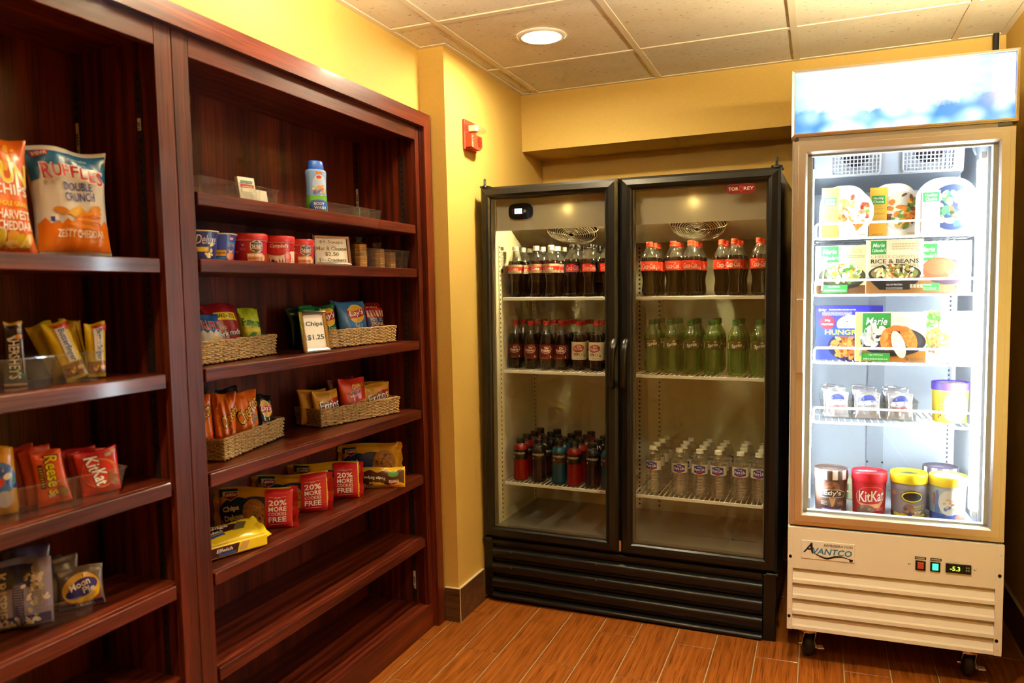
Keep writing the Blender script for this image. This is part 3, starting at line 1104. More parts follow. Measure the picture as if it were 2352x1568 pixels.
sky = mth('ADD', side, mth('MULTIPLY', mth('SUBTRACT', cl_.outputs[0], .5), .55))
skyc = ramp(nt, sky, [(.12, (1, 1, 1)), (.38, (.62, .92, 1.0)), (.65, (.22, .60, .95)), (1.0, (.05, .30, .90))])
icef = mth('ADD', mth('MULTIPLY', ice.outputs['Distance'], 1.15), mth('MULTIPLY', side, .55))
icec = ramp(nt, icef, [(.28, (1, 1, 1)), (.52, (.62, .86, 1.0)), (.75, (.25, .58, .95)), (1.1, (.05, .28, .85))])
edge = mth('ADD', mth('MULTIPLY', mth('SUBTRACT', nz.outputs[0], .5), .35), mth('ADD', .34, mth('MULTIPLY', side, .16)))
mk = mth('MULTIPLY', mth('SUBTRACT', edge, gz), 14.0, True)
mm = nt.nodes.new('ShaderNodeMixRGB')
nt.links.new(mk, mm.inputs[0]); nt.links.new(skyc, mm.inputs[1]); nt.links.new(icec, mm.inputs[2])
nt.links.new(mm.outputs[0], b.inputs['Emission Color'])
b.inputs['Emission Strength'].default_value = P_SIGN
ph = [(0, .012), (.001, .006), (.004, .005), (.005, .002), (.009, 0), (.011, 0), (.0125, .006)]
hd = frame_sweep(-.004, FW+.006, 1.881, 2.111, ph, .055).build('header_frame', FALU, t)
MB().box(.0075, FW-.0055, .0055, .0100, 1.8925, 2.0995).build('lightbox_panel', SIGN, hd)
MB().box(-.003, FW+.005, .012, .058, 1.883, 2.109).build('header_body', FWH, hd)
# lower front panel with switches and louvres
mb = MB()
mb.box(0, .0175, -.002, .03, .130, .506, b=.001); mb.box(FW-.0235, FW, -.002, .03, .130, .506, b=.001)
mb.box(.0175, FW-.0235, -.002, .03, .356, .506, b=.001)
mb.build('front_panel', FWH, t)
def lslat(z0, z1):
    m = MB()
    h = z1-z0
    pr = [(.028, z1-.001), (.0085, z1-.0105), (.0005, z0+.020), (-.0030, z0+.014), (-.0034, z0+.002), (.000, z0), (.028, z0+.003)]
    n = len(pr)
    vs = [(u, v, w) for u in (.018, FW-.024) for v, w in pr]
    m.add(vs, [(i, (i+1) % n, (i+1) % n+n, i+n) for i in range(n)])
    m.add(vs, [tuple(range(n)), tuple(range(2*n-1, n-1, -1))])
    m.build('louvre_slat', FWH, t)
for z0, z1 in ((.301, .356), (.244, .300), (.187, .243), (.131, .186)): lslat(z0, z1)
MB().box(.018, FW-.024, .029, .032, .132, .356).build('louvre_shade', mat('louvre_dark', (.10, .08, .06), rough=.8), t)
for uu, ww in ((.0095, .398), (.660, .402), (.007, .178), (.656, .181)):
    n = 16
    mb = MB().add([(uu+.0055*math.cos(6.2832*k/n), -.0022, ww+.0065*math.sin(6.2832*k/n)) for k in range(n)], [tuple(range(n))])
    mb.build('panel_hole', HOLE, t)
mb = MB()
for side_, us in ((0, .0085), (1, .6615)):
    for ww in (.472, .425, .372, .320, .262, .207, .150):
        n = 10
        c = Vector((us, -.002, ww))
        mb.add([c+Vector((.003*math.cos(6.2832*k/n), 0, .003*math.sin(6.2832*k/n))) for k in range(n)] + [c+Vector((0, -.0014, 0))], [(k, (k+1) % n, n) for k in range(n)])
stuff(mb.build('rivets', FWH, t))
lg = MB().box(.046, .221, -.0045, -.0018, .397, .462, b=.0008).build('maker_plate', mat('plate_white', (.84, .83, .80), rough=.25), t)
q = Dec()
q.text('A', .0690, .437, w=.034, h=.036, col='101018', bold=.01, shear=.35)
q.text('VANTCO', .1480, .4275, w=.128, h=.022, col='2f7fb4', bold=.02, shear=.22)
q.text('REFRIGERATION', .1675, .4505, w=.094, h=.0085, col='4a3028', shear=.2)
sw = []
for i in range(25):
    a = i/24
    x = .080+.135*a; y = .4235-.021*math.sin(min(1, a*2.2)*1.57)+.0115*math.sin(max(0, a-.38)/.62*3.1)
    th = .0058*math.sin(math.pi*min(1, a*1.08))+.0008+(.003 if a > .88 else 0)
    sw.append((x, y, th))
q.poly([(x, y+th*.5) for x, y, th in sw]+[(x, y-th*.5) for x, y, th in reversed(sw)], '101018')
q.ell(.2095, .4040, .006, .0045, '101018', n=14, rot=.4)
q.poly([(.0735, .452), (.078, .452), (.0860, .415), (.080, .4215)], '101018')
q.build('plate_print', lg, flat_front(-.0045), INK)
def rocker(u0, u1, w0, w1, col, em, nm):
    o = MB().box(u0, u1, -.006, -.0015, w0, w1, b=.001).build('rocker_switch', BLACK, t)
    mb = MB()
    mb.box(u0+.006, u1-.006, -.0085, -.0055, w0+.006, w1-.006, b=.001)
    mb.build('lens', mat(nm, col, rough=.25, emit=em[0], es=em[1]), o)
rocker(.4105, .4415, .3950, .4295, (.35, .05, .02), ((1, .1, .02), .05), 'switch_red')
rocker(.4555, .4855, .3955, .4295, (.0, .45, .2), ((.05, 1, .4), .9), 'switch_green')
q = Dec()
for x0 in (.409, .4555):
    q.rect(x0, .4325, x0+.034, .4415, '3c3830'); q.lines(x0+.003, x0+.031, .4345, .4405, 1, 'c8bfa8', .7)
q.build('switch_tags', t, flat_front(-.002), INK)
o = MB().box(.5015, .5765, -.007, -.0015, .3975, .4295, b=.001).build('thermostat_display', BLACK, t)
q = Dec()
for i, (x, w_) in enumerate(((.5465, .4165), (.5545, .4165), (.5465, .4075), (.5545, .4075))):
    q.rect(.5630+(i % 2)*.0065-.0022, .4075+(i//2)*.009, .5630+(i % 2)*.0065+.0022, .4135+(i//2)*.009, '7d8a80')
q.build('buttons', o, flat_front(-.007), INK)
q = Dec()
q.text('-5.3', .5290, .4135, w=.030, h=.0145, col='c8ff20', bold=.005)
q.build('digits', o, flat_front(-.0072), mat('led_digits', (.2, .3, .0), emit=(.55, 1.0, .05), es=1.6))
mb = MB()
for uu in (.392, .5895):
    n = 10
    c = Vector((uu, -.002, .4145))
    mb.add([c+Vector((.004*math.cos(6.2832*k/n), 0, .004*math.sin(6.2832*k/n))) for k in range(n)] + [c+Vector((0, -.003, 0))], [(k, (k+1) % n, n) for k in range(n)])
mb.build('panel_screws', CHROME, t)
# castors
def castor(u, v, yaw, brake=True):
    zoff = .0138*u + .0005
    R_ = .043
    M4 = Matrix.Translation(Vector((u, v, 0))) @ Matrix.Rotation(yaw, 4, 'Z')
    def tr(mb): mb.v = [tuple(M4 @ Vector(p)) for p in mb.v]; return mb
    c = MB().box(-.045, .045, -.035, .035, .116, .125).lathe([(.026, .100), (.030, .108), (.026, .116)], 18)
    root = tr(c).build('castor', CHROME, t)
    w = MB().lathe([(.0, -.015), (R_-.008, -.015), (R_-.001, -.011), (R_, 0), (R_-.001, .011), (R_-.008, .015), (0, .015)], 28)
    w.v = [(p[2], p[0]+.020, p[1]+R_+zoff) for p in w.v]
    tr(w).build('wheel', RUBBER, root)
    f = MB()
    for s in (-1, 1):
        x = s*.0205
        f.add([(x+k, yy, zz) for k in (-.0015, .0015) for yy, zz in ((-.022, .104), (.028, .104), (.034, R_-.006+zoff), (.010, R_-.008+zoff))],
              [(0, 1, 2, 3), (7, 6, 5, 4), (0, 4, 5, 1), (1, 5, 6, 2), (2, 6, 7, 3), (3, 7, 4, 0)])
    f.box(-.022, .022, -.022, .028, .100, .105)
    tr(f).build('fork', CHROME, root)
    a = MB().tube([(-.030, .020, R_+zoff), (.030, .020, R_+zoff)], .0065, 10)
    tr(a).build('axle_bolt', CHROME, root)
    if brake:
        bp = MB()
        bp.box(.022, .046, -.040, -.012, R_+.004+zoff, R_+.009+zoff, b=.002)
        bp.box(.021, .027, -.014, .020, R_-.004+zoff, R_+.008+zoff)
        tr(bp).build('brake_pedal', mat('pedal_pale', (.72, .70, .66), rough=.35, metal=.5), root)
castor(.075, .075, .25); castor(.590, .075, .05); castor(.075, .54, 1.0); castor(.590, .54, -.6)

# black pipe from the ceiling behind the freezer
MB().tube([(2.135, .395, 0.001), (2.135, .395, 1.2), (2.137, .398, 1.9), (2.150, .415, H-.0005)], .011, 10).build('pipe', RUBBER)
o = bpy.data.objects['pipe']; tag(o, 'thin black pipe running up to the ceiling behind the freezer', 'pipe')
# ------------------------------------------------------------------ bottles
COLA = mat('cola_in_bottle', (.010, .0035, .0015), rough=.10, spec=.6)
NUM = ['leftmost', 'second from the left', 'third from the left', 'fourth from the left', 'fifth from the left', 'rightmost']
def liquid(name, col, tr, body, refl=1.4):
    return clear_mat(name, tr, rough=.06, refl=refl, body=body, bodycol=col)
RED_L = liquid('red_drink', (.55, .012, .012), (.75, .02, .02), .62)
DARK_L = mat('dark_drink', (.012, .006, .010), rough=.10, spec=.6)
BLUE_L = liquid('blue_drink', (.01, .16, .28), (.02, .30, .45), .62)
GREEN_L = liquid('green_bottle', (.20, .36, .055), (.66, .86, .46), .26, 2.4)
GREEN_U = liquid('green_bottle_empty', (.34, .52, .10), (.82, .95, .66), .16, 3.0)
WATER_L = liquid('water_bottle', (.72, .70, .60), (.95, .96, .93), .12, 6.0)

def bottle(name, prof, fill, mats, cap, label, dec, rib=0, ht=.225):
    """prof up to the neck; fill = liquid height; mats = (liquid, clear); cap = (r, z0, z1, colour)"""
    t = link(name, None)
    t.empty_display_size = .03
    lo = [p for p in prof if p[1] < fill-1e-6]
    hi = [p for p in prof if p[1] > fill+1e-6]
    a, b_ = lo[-1], hi[0]
    f = (fill-a[1])/(b_[1]-a[1])
    mid = (a[0]+(b_[0]-a[0])*f, fill)
    mb = MB()
    mb.lathe(lo+[mid], 26, mi=0, cap=True)
    mb.lathe([mid]+hi, 26, mi=1, cap=False)
    mb.build('bottle_body', list(mats), t)
    r, z0, z1, cc = cap
    c = MB()
    c.lathe([(r*1.02, z0), (r*1.05, z0+.002), (r*1.02, z0+.004), (r*.97, z0+.0045), (r, z0+.006), (r, z1-.002), (r*.93, z1)], 20, col=cc)
    c.build('cap', PLAST, t)
    if label:
        z0, z1, rl, lc = label
        l = MB().lathe([(rl, z0), (rl, z1)], 32, col=lc, cap=False)
        lo_ = l.build('label', INK, t)
        if dec:
            dec.build('label_print', lo_, on_cyl(lambda z: rl), INK, cut=(.007, None), off=.0003, step=.00008)
    return t

coke_prof = [(.0, .002), (.020, .0), (.0275, .004), (.031, .016), (.0305, .032), (.0275, .056), (.0278, .070), (.0315, .090), (.0345, .106), (.0348, .126), (.0348, .142), (.0325, .158), (.0265, .176), (.0185, .191), (.0135, .199), (.0128, .209)]
def coke_dec(bg, kind):
    d = Dec()
    if kind == 'red':
        d.text('Coca-Cola', 0, .123, w=.058, h=.020, col='f4ece0', bold=.01, shear=.25)
        d.poly([(-.026+.002*i, .1115+.0012*math.sin(i*.35)) for i in range(27)]+[(.026-.002*i, .1105+.0012*math.sin((26-i)*.35)) for i in range(27)], 'f4ece0')
        d.lines(-.016, .018, .1360, .1385, 1, 'f0c8b8', .6); d.lines(-.020, .022, .1075, .1100, 1, '7a0c08', .6)
        d.rect(.034, .108, .0385, .118, 'efe6d8')
    elif kind == 'zero':
        d.poly([(-.034, .106), (.032, .106), (.032, .132), (.0, .1395), (-.034, .138)], 'd8251a')
        d.text('Coca-Cola', 0, .1235, w=.056, h=.019, col='f0e8dc', bold=.01, shear=.25)
        d.lines(-.026, .026, .109, .112, 1, 'f0c8b8', .6); d.rect(.030, .109, .035, .119, 'efe6d8')
    else:
        d.rect(-.1, .1165, .1, .1335, 'e0281c')
        d.text('Coke', -.004, .1245, w=.036, h=.0135, col='f6efe2', bold=.02)
        d.lines(-.024, .016, .1375, .1400, 1, '6a6050', .6); d.lines(-.024, .012, .1085, .1110, 1, '6a6050', .6)
        d.rect(.022, .1095, .028, .1180, 'f0e8d8')
    return d
cap_c = (.0142, .2045, .2250)
p_diet = bottle('soda_bottle', coke_prof, .1600, (COLA, PET), (*cap_c, 'f3ecd8'), (.1045, .1435, .0353, 'b9ad96'), coke_dec(None, 'diet'))
p_zero = bottle('soda_bottle', coke_prof, .1620, (COLA, PET), (*cap_c, '1a1612'), (.1045, .1435, .0353, '1c1410'), coke_dec(None, 'zero'))
p_coke = bottle('soda_bottle', coke_prof, .1600, (COLA, PET), (*cap_c, 'e8381c'), (.1045, .1435, .0353, 'e2331d'), coke_dec(None, 'red'))
spr = [(.0, .003), (.018, 0), (.029, .003), (.0335, .014), (.0335, .030), (.0325, .046), (.0322, .066), (.0325, .088), (.0340, .106), (.0343, .128), (.0335, .148), (.029, .168), (.0205, .186), (.0140, .199), (.0130, .207)]
d = Dec()
d.text('Sprite', .004, .121, w=.042, h=.0185, col='e9efe0', bold=.03, shear=.18, rot=.16)
d.poly([(.006, .134), (.012, .1395), (.019, .1375), (.016, .132)], 'd8b818')
d.rect(-.035, .108, -.031, .133, '9ab070'); d.lines(-.026, -.008, .1355, .1385, 1, 'c07a2a', .6)
d.rect(.032, .112, .0355, .120, 'd0dcc0')
p_spr = bottle('soda_bottle', spr, .1620, (GREEN_L, GREEN_U), (.0145, .2030, .2240, '2c5f22'), (.103, .1415, .0347, '4a4420'), d)
drp = [(.0, .003), (.020, 0), (.030, .004), (.0335, .018), (.0338, .04), (.0338, .115), (.0330, .130), (.0285, .150), (.0210, .170), (.0150, .186), (.0130, .196), (.0128, .200)]
def dp(diet):
    d = Dec()
    if diet:
        d.ell(0, .098, .026, .0165, '8a1414', n=26, rot=.15); d.ell(.001, .0985, .0235, .0145, 'c8452e', n=26, rot=.15)
        d.text('Dr', .004, .1055, w=.018, h=.0105, col='f6f0e4', bold=.018, out='4a1010'); d.text('Pepper', .0, .0935, w=.036, h=.014, col='f6f0e4', bold=.018, out='4a1010')
        d.ell(-.010, .0715, .011, .006, '8a1414', n=18); d.text('Diet', -.010, .0715, w=.013, h=.007, col='f2ece0', bold=.03)
        d.ell(.009, .0705, .006, .0055, '8a1414', n=16); d.ell(.009, .0705, .004, .0037, 'e9e0cc', n=14)
        d.rect(.023, .062, .0275, .071, '7a2018'); d.lines(-.012, .020, .0545, .057, 1, '8a7060', .6)
    else:
        d.ell(.0, .0890, .025, .0170, 'd8d0cc', n=26, rot=.15); d.ell(-.001, .0900, .0235, .0155, '7c1410', n=26, rot=.15)
        d.text('Dr', .002, .0965, w=.018, h=.0105, col='f6f0e4', bold=.018); d.text('Pepper', -.003, .0845, w=.038, h=.014, col='f6f0e4', bold=.018)
        d.rect(.018, .052, .023, .061, 'd8c8b8'); d.lines(-.018, .008, .0515, .054, 1, 'c89a88', .6)
        d.rect(.031, .054, .0345, .106, '8a4038')
    return d
p_dp = bottle('soda_bottle', drp, .158, (COLA, PET), (.0146, .1965, .2165, 'b0201a'), (.0475, .1120, .0343, '5c100c'), dp(False))
p_ddp = bottle('soda_bottle', drp, .158, (COLA, PET), (.0146, .1965, .2165, 'b0201a'), (.0475, .1260, .0343, 'dcd2b4'), dp(True))
pwr = [(.0, .002), (.026, 0), (.0325, .005), (.0335, .016), (.0325, .026), (.0318, .040), (.0318, .085), (.0330, .096), (.0332, .140), (.0310, .152), (.0235, .163), (.0175, .169), (.0165, .174)]
d = Dec()
d.text('POWERADE', 0, .1265, w=.056, h=.0085, col='d2c8b8', bold=.03)
d.lines(-.012, .018, .1195, .1215, 1, '8a7a68', .6); d.rect(-.026, .106, -.021, .114, 'c8bca8'); d.lines(-.012, .012, .108, .111, 1, '5a3026', .6)
p_pr = bottle('sports_drink_bottle', pwr, .164, (RED_L, PET), (.0188, .1690, .1930, '17120f'), (.0985, .1410, .0337, '16110f'), d)
p_pk = bottle('sports_drink_bottle', pwr, .164, (DARK_L, PET), (.0188, .1690, .1930, '17120f'), (.0985, .1410, .0337, '16110f'), d)
p_pb = bottle('sports_drink_bottle', pwr, .164, (BLUE_L, PET), (.0188, .1690, .1930, '17120f'), (.0985, .1410, .0337, '2a1614'), d)
wp = [(.0, .004), (.018, 0), (.028, .002)]
z = .008
for i in range(7):
    wp += [(.0322, z), (.0318, z+.0025), (.0285, z+.0055), (.0288, z+.0085)]
    z += .012
wp += [(.0305, .0935), (.0325, .097), (.0328, .100), (.0328, .137), (.0322, .141), (.0318, .147), (.0285, .160), (.0215, .173), (.0150, .180), (.0135, .183)]
d = Dec()
d.ell(0, .1185, .0245, .0180, '1c2f8c', n=26)
d.rect(-.024, .105, .024, .132, '1c2f8c')
d.text('Pure Life', 0, .1185, w=.041, h=.0125, col='f0f2f4', bold=.03); d.text('Nestle', 0, .1290, w=.018, h=.0055, col='dfe4f0', bold=.03)
d.rect(-.011, .1045, .011, .1100, 'b01c48')
p_wat = bottle('water_bottle', wp, .150, (WATER_L, PET), (.0150, .1810, .1965, 'e8e2d0'), (.0990, .1380, .0331, 'd9d4c0'), d)

PROTO_USED = set()
def place(proto, u, v, w, label, group, turn=0.0, cat='bottle'):
    if proto.name not in PROTO_USED:
        PROTO_USED.add(proto.name); o = proto
    else:
        o = copy_tree(proto)
    o.location = BP(u, v, w)
    o.rotation_euler = (BROT[0], BROT[1], BROT[2]+turn)
    tag(o, label, cat, group)
    return o
rb = random.Random(11)
ORD = ['second', 'third', 'fourth']
def rows(cols, w, dv, n, shelf, group):
    """cols: (proto, u, v, look, turn, which); one row in front, n-1 rows behind it"""
    for k, (p, u, v, look, turn, which) in enumerate(cols):
        place(p, u, v, w, f'{look}, {which} in the front row, {shelf}', group, turn)
        for j in range(1, n):
            uu = u+rb.uniform(-.004, .003); vv = v+dv*j+rb.uniform(-.003, .003)
            place(p, uu, vv, w, f'{look}, {ORD[j-1]} row, behind the {which} one, {shelf}', group, rb.uniform(-.6, .6))
W1, W2, W3 = WS[0]+.0022, WS[1]+.0022, WS[2]+.0022
S6 = ['leftmost', 'second', 'third', 'fourth', 'fifth', 'rightmost']
A, B_ = 'white-capped silver-labelled cola bottle', 'black-capped cola bottle'
rows([(p_diet, .100, .160, A, .30, 'leftmost'), (p_diet, .200, .158, A, .34, 'middle'), (p_diet, .2735, .150, A, .20, 'rightmost'),
      (p_zero, .369, .155, B_, .36, 'leftmost'), (p_zero, .449, .150, B_, .22, 'middle'), (p_zero, .524, .165, B_, .2, 'rightmost')],
     W1, .088, 3, 'top left cooler shelf', 'sodas on the top left cooler shelf')
A, B_ = 'maroon-labelled dark soda bottle', 'cream-labelled dark soda bottle'
rows([(p_dp, .0815, .195, A, .25, 'leftmost'), (p_dp, .165, .178, A, .22, 'second'), (p_dp, .241, .170, A, .30, 'third'), (p_dp, .3095, .176, A, .26, 'rightmost'),
      (p_ddp, .3915, .176, B_, .22, 'leftmost'), (p_ddp, .4735, .168, B_, .0, 'middle'), (p_ddp, .545, .176, B_, .1, 'rightmost')],
     W2, .082, 3, 'middle left cooler shelf', 'sodas on the middle left cooler shelf')
A, B_, C_ = 'red sports drink bottle', 'near-black sports drink bottle', 'blue sports drink bottle'
rows([(p_pr, .118, .150, A, .15, 'left'), (p_pk, .206, .148, B_, .3, 'left'), (p_pb, .306, .142, C_, .35, 'left'),
      (p_pr, .378, .138, A, .1, 'right'), (p_pk, .463, .140, B_, .25, 'right'), (p_pb, .535, .135, C_, .0, 'right')],
     W3, .085, 4, 'bottom left cooler shelf', 'sports drinks on the bottom left cooler shelf')
A = 'red-capped cola bottle'
rows([(p_coke, u, v, A, tn, S6[i]) for i, (u, v, tn) in enumerate(((.706, .165, .15), (.805, .168, .12), (.880, .155, .1), (1.000, .185, .35), (1.055, .142, -.05), (1.150, .140, .1)))],
     W1, .088, 3, 'top right cooler shelf', 'sodas on the top right cooler shelf')
A = 'green soda bottle'
rows([(p_spr, u, v, A, tn, S6[i]) for i, (u, v, tn) in enumerate(((.7125, .188, .1), (.795, .178, .15), (.880, .160, .18), (.9645, .165, .15), (1.061, .152, .12), (1.149, .145, .1)))],
     W2, .086, 3, 'middle right cooler shelf', 'sodas on the middle right cooler shelf')
A = 'clear water bottle'
rows([(p_wat, u, v, A, tn, S6[i]) for i, (u, v, tn) in enumerate(((.726, .152, -.05), (.839, .140, .15), (.921, .145, .15), (.996, .145, .05), (1.083, .150, .05), (1.155, .148, .1)))],
     W3, .082, 4, 'bottom right cooler shelf', 'water bottles on the bottom right cooler shelf')
# ------------------------------------------------------------------ film pouches and bags
o_map = {}
o_dim = {}
def bag_fn(W, Hh, T, seed=0, pinch=.05, seal=.010, wr=.0022, fat=.42):
    r = random.Random(seed)
    ph = [r.uniform(0, 6.28) for _ in range(8)]
    dr = [r.uniform(-1, 1) for _ in range(4)]
    def F(x, z, o=0.0, back=False):
        s = max(-1, min(1, 2*x/W)); tt = max(0, min(1, z/Hh))
        zz = max(0.0, min(1.0, (z-seal)/(Hh-2*seal)))
        prof = (max(0, math.sin(math.pi*(zz**.85))))**fat
        edge = max(0, 1-abs(s)**2.6)**.62
        th = T*.5*prof*edge
        k = abs(2*tt-1)
        w = wr*(math.sin(9*s+5*tt+ph[0])*.6+math.sin(15*s*(.4+k)+ph[1]+4*tt)*.7*k+math.sin(7*tt+3*s+ph[2])*.5+math.sin(23*s+ph[4])*.45*k*k)
        w *= edge**.5*min(1, prof*1.2+.15)
        xx = x*(1-pinch*prof*(.6+.4*math.sin(math.pi*tt)))
        xx += .004*dr[0]*math.sin(2.2*tt+ph[3])*s
        zz2 = z + (.004*dr[1]*s + .003*math.sin(3*s+ph[5]))*tt
        y = -(th+w+.0006) if not back else (th*.8+.0006-w*.3)
        cur = T*.18*math.sin(4*s+ph[6])*tt**6 + T*.10*math.sin(5*s+ph[7])*(1-tt)**6
        return (xx, y-o+cur, zz2)
    return F
def pouch(name, label, cat, W, Hh, T, col, dec, loc, rz, lean, seed, m=None, group=None, pinch=.05, seal=.010, wr=.0022, fat=.42, cols=None, roll=0.0, mapoff=.0009):
    """crimped film bag: front and back sheet in one mesh; print on the front is a part of it"""
    F = bag_fn(W, Hh, T, seed, pinch, seal, wr, fat)
    nu, nv = 22, 24
    mb = MB()
    vs = []; fs = []
    for bk in (False, True):
        for j in range(nv+1):
            for i in range(nu+1):
                vs.append(F(W*(i/nu-.5), Hh*j/nv, 0, bk))
    n1 = (nu+1)*(nv+1)
    for bk in (0, 1):
        for j in range(nv):
            for i in range(nu):
                a = bk*n1+j*(nu+1)+i
                q = (a, a+1, a+nu+2, a+nu+1)
                fs.append(q if not bk else q[::-1])
    rim = [(0, i) for i in range(nu)]+[(j, nu) for j in range(nv)]+[(nv, i) for i in range(nu, 0, -1)]+[(j, 0) for j in range(nv, 0, -1)]
    ids = [j*(nu+1)+i for j, i in rim]
    for a, b_ in zip(ids, ids[1:]+ids[:1]):
        fs.append((a, n1+a, n1+b_, b_))
    mb.add(vs, fs, col, 0, True)
    if cols:
        nf = nu*nv
        for k in range(len(mb.c)):
            if k < 2*nf:
                zc = ((k % nf)//nu+.5)/nv
                for z0, z1, cc in cols:
                    if z0 <= zc < z1: mb.c[k] = cc
    m = m or FILM
    o = mb.build(name, m)
    fn = lambda x, z, q: F(x, z, q)
    o_map[o.name] = fn
    o_dim[o.name] = (W, Hh)
    o.location = loc; o.rotation_euler = (-lean, roll, rz)
    tag(o, label, cat, group)
    if dec:
        dec.build('printed_front', o, fn, m, cut=(.010, .010), off=mapoff)
    return o
# ------------------------------------------------------------------ frozen food
def zplace(o, u, v, w, turn=0.0, lean=0.0):
    o.location = ZP(u, v, w); o.rotation_euler = (ZROT[0]-lean, ZROT[1], ZROT[2]+turn)
    return o
def carton(name, label, W, Hh, D, dec, col, u, v, w, group, cat='food box', lean=.0, turn=0.0, arch=False):
    mb = MB()
    if arch:
        pts = [(-W/2, 0), (W/2, 0)]
        for q in range(0, 91, 10):
            a = math.radians(q); pts.append((W/2-W*.42*(1-math.cos(a)), Hh*.62+Hh*.38*math.sin(a)))
        for q in range(90, -1, -10):
            a = math.radians(q); pts.append((-W/2+W*.42*(1-math.cos(a)), Hh*.62+Hh*.38*math.sin(a)))
        mb.prism(pts, 0, D, col)
    else:
        mb.box(-W/2, W/2, 0, D, 0, Hh, col, b=.0008)
    o = mb.build(name, PAPER)
    if dec: dec.build('printed_front', o, flat_front(0), PAPER)
    tag(o, label, cat, group)
    return zplace(o, u, v, w, turn, lean)
GA = 'frozen meals on the top freezer shelf'
def steamer(kind):
    d = Dec()
    W, Hh = .150, .182
    bg = {'a': 'f4e6c8', 'b': 'f1ead6', 'c': 'f4f4f4'}[kind]
    if kind == 'c':
        d.ell(.020, .090, .075, .078, '24304e', n=40)
        d.food(.022, .088, .068, .068, ['d8b088', 'c89a70', 'e6caa6', '3f7a4a', '7a4a30', 'f0dcc0', '2f6a58'], 60, 5, .20)
        d.rect(-.074, .004, -.018, .150, 'f4f4f4')
        d.rect(-.071, .112, -.021, .144, '3a9a50')
        d.text('Healthy', -.046, .133, w=.036, h=.011, col='ffffff', bold=.03); d.text('Choice', -.046, .121, w=.036, h=.011, col='ffffff', bold=.03)
        d.text('simply', -.046, .099, w=.050, h=.016, col='9a9aa0'); d.text('Grilled Chicken', -.049, .080, w=.040, h=.005, col='80848a'); d.text('Marsala', -.057, .072, w=.022, h=.005, col='80848a')
        d.lines(-.070, -.024, .030, .064, 5, 'c8ccd0')
    else:
        d.ell(.024, .088, .072, .078, 'e4e6e6', n=40); d.ell(.024, .086, .062, .068, 'f2efe6' if kind == 'a' else 'c8c4b4', n=36)
        cols = ['f0a85a', 'e88a3a', 'd8543a', '8ab04a', 'f6d8a8', 'f4ead8'] if kind == 'a' else ['d89038', 'b8702a', '5a3020', '4a7a34', 'e0a850', '7a4028', 'c06a28']
        d.food(.026, .086, .058, .064, cols, 60, 4 if kind == 'a' else 9, .22)
        d.rect(-.075, .0, -.020, .170 if kind == 'b' else .176, 'e8b848')
        d.rect(-.075, .0, -.020, .060, 'e9a53a')
        d.rect(-.068, .112, -.026, .142, '3a9a44')
        d.text('Healthy', -.047, .132, w=.032, h=.010, col='ffffff', bold=.03); d.text('Choice', -.047, .121, w=.034, h=.010, col='ffffff', bold=.03)
        d.text('CAFE', -.047, .104, w=.020, h=.005, col='b89a50'); d.text('STEAMERS', -.047, .096, w=.044, h=.005, col='b89a50')
        if kind == 'a':
            d.text('Sweet & Sour', -.048, .083, w=.040, h=.0055, col='7a6a3a'); d.text('Chicken', -.057, .075, w=.024, h=.0055, col='7a6a3a')
        else:
            d.text('Beef Merlot', -.048, .079, w=.040, h=.0055, col='7a6a3a')
        d.lines(-.068, -.026, .045, .066, 4, 'c8a860'); d.lines(-.066, -.030, .006, .012, 1, 'a07c30')
        d.lines(.045, .070, .006, .012, 1, '807868')
    return d, bg
for k, (kd, u, wd_, lb) in enumerate((('a', .176, .160, 'yellow-striped arched meal box with orange chicken, top freezer shelf'),
                                     ('b', .334, .160, 'yellow-striped arched meal box with beef and vegetables, top freezer shelf'),
                                     ('c', .496, .190, 'white arched meal box with a dark bowl of chicken, top freezer shelf'))):
    dd, bg = steamer(kd)
    carton('frozen_meal_box', lb, .155 if kd != 'c' else .185, .182 if kd != 'c' else .192, .035, dd, bg, u, .118 + (.012 if kd == 'b' else 0), FS[0]+.002, GA, arch=True)
dd, bg = steamer('a')
for kd, u in (('left', .172), ('middle', .330), ('right', .492)):
    carton('frozen_meal_box', f'arched meal box tucked behind the {kd} one on the top freezer shelf', .155, .180, .035, None, 'f0e8d0', u, .160, FS[0]+.002, GA, arch=True)
GB = 'frozen meals on the second freezer shelf'
def marie(d, x0, y1, s=1.0):
    d.rect(x0, y1-.058*s, x0+.060*s, y1, '2f8a3c')
    d.text('Marie', x0+.030*s, y1-.019*s, w=.046*s, h=.017*s, col='f4f6f0', bold=.01, shear=.25)
    d.text("Callender's", x0+.031*s, y1-.041*s, w=.054*s, h=.014*s, col='f4f6f0', bold=.01, shear=.25)
VEG = ['e8e2c0', 'c8cc58', 'b8c048', 'f0ead0', '4a7a34', 'd86a2a', 'd8d080', 'f4f0de']
d = Dec()
d.rect(-.083, 0, .083, .030, '5a3c22'); d.rect(-.083, .030, .083, .172, 'd8c88a')
marie(d, -.066, .170)
d.ell(.006, .060, .078, .044, '20241c', n=40); d.ell(.006, .066, .072, .038, '3a3a24', n=36)
d.food(.010, .074, .066, .036, VEG, 90, 3, .16)
d.rect(-.060, .004, .024, .031, '2f8a3c'); d.text('21g of Protein', -.020, .024, w=.038, h=.0055, col='eef4e8', bold=.02); d.lines(-.054, .018, .009, .016, 2, 'cfe4c8')
d.text('Roasted', .055, .156, w=.024, h=.006, col='5a5034'); d.text('Breast &', .055, .148, w=.026, h=.006, col='5a5034'); d.lines(.02, .08, .128, .140, 2, '8a8060')
d.poly([(-.064, .012), (-.058, .012), (-.052, .090), (-.056, .092)], 'a8aab0'); d.lines(-.062, -.042, .088, .122, 1, 'c8cad0', .98)
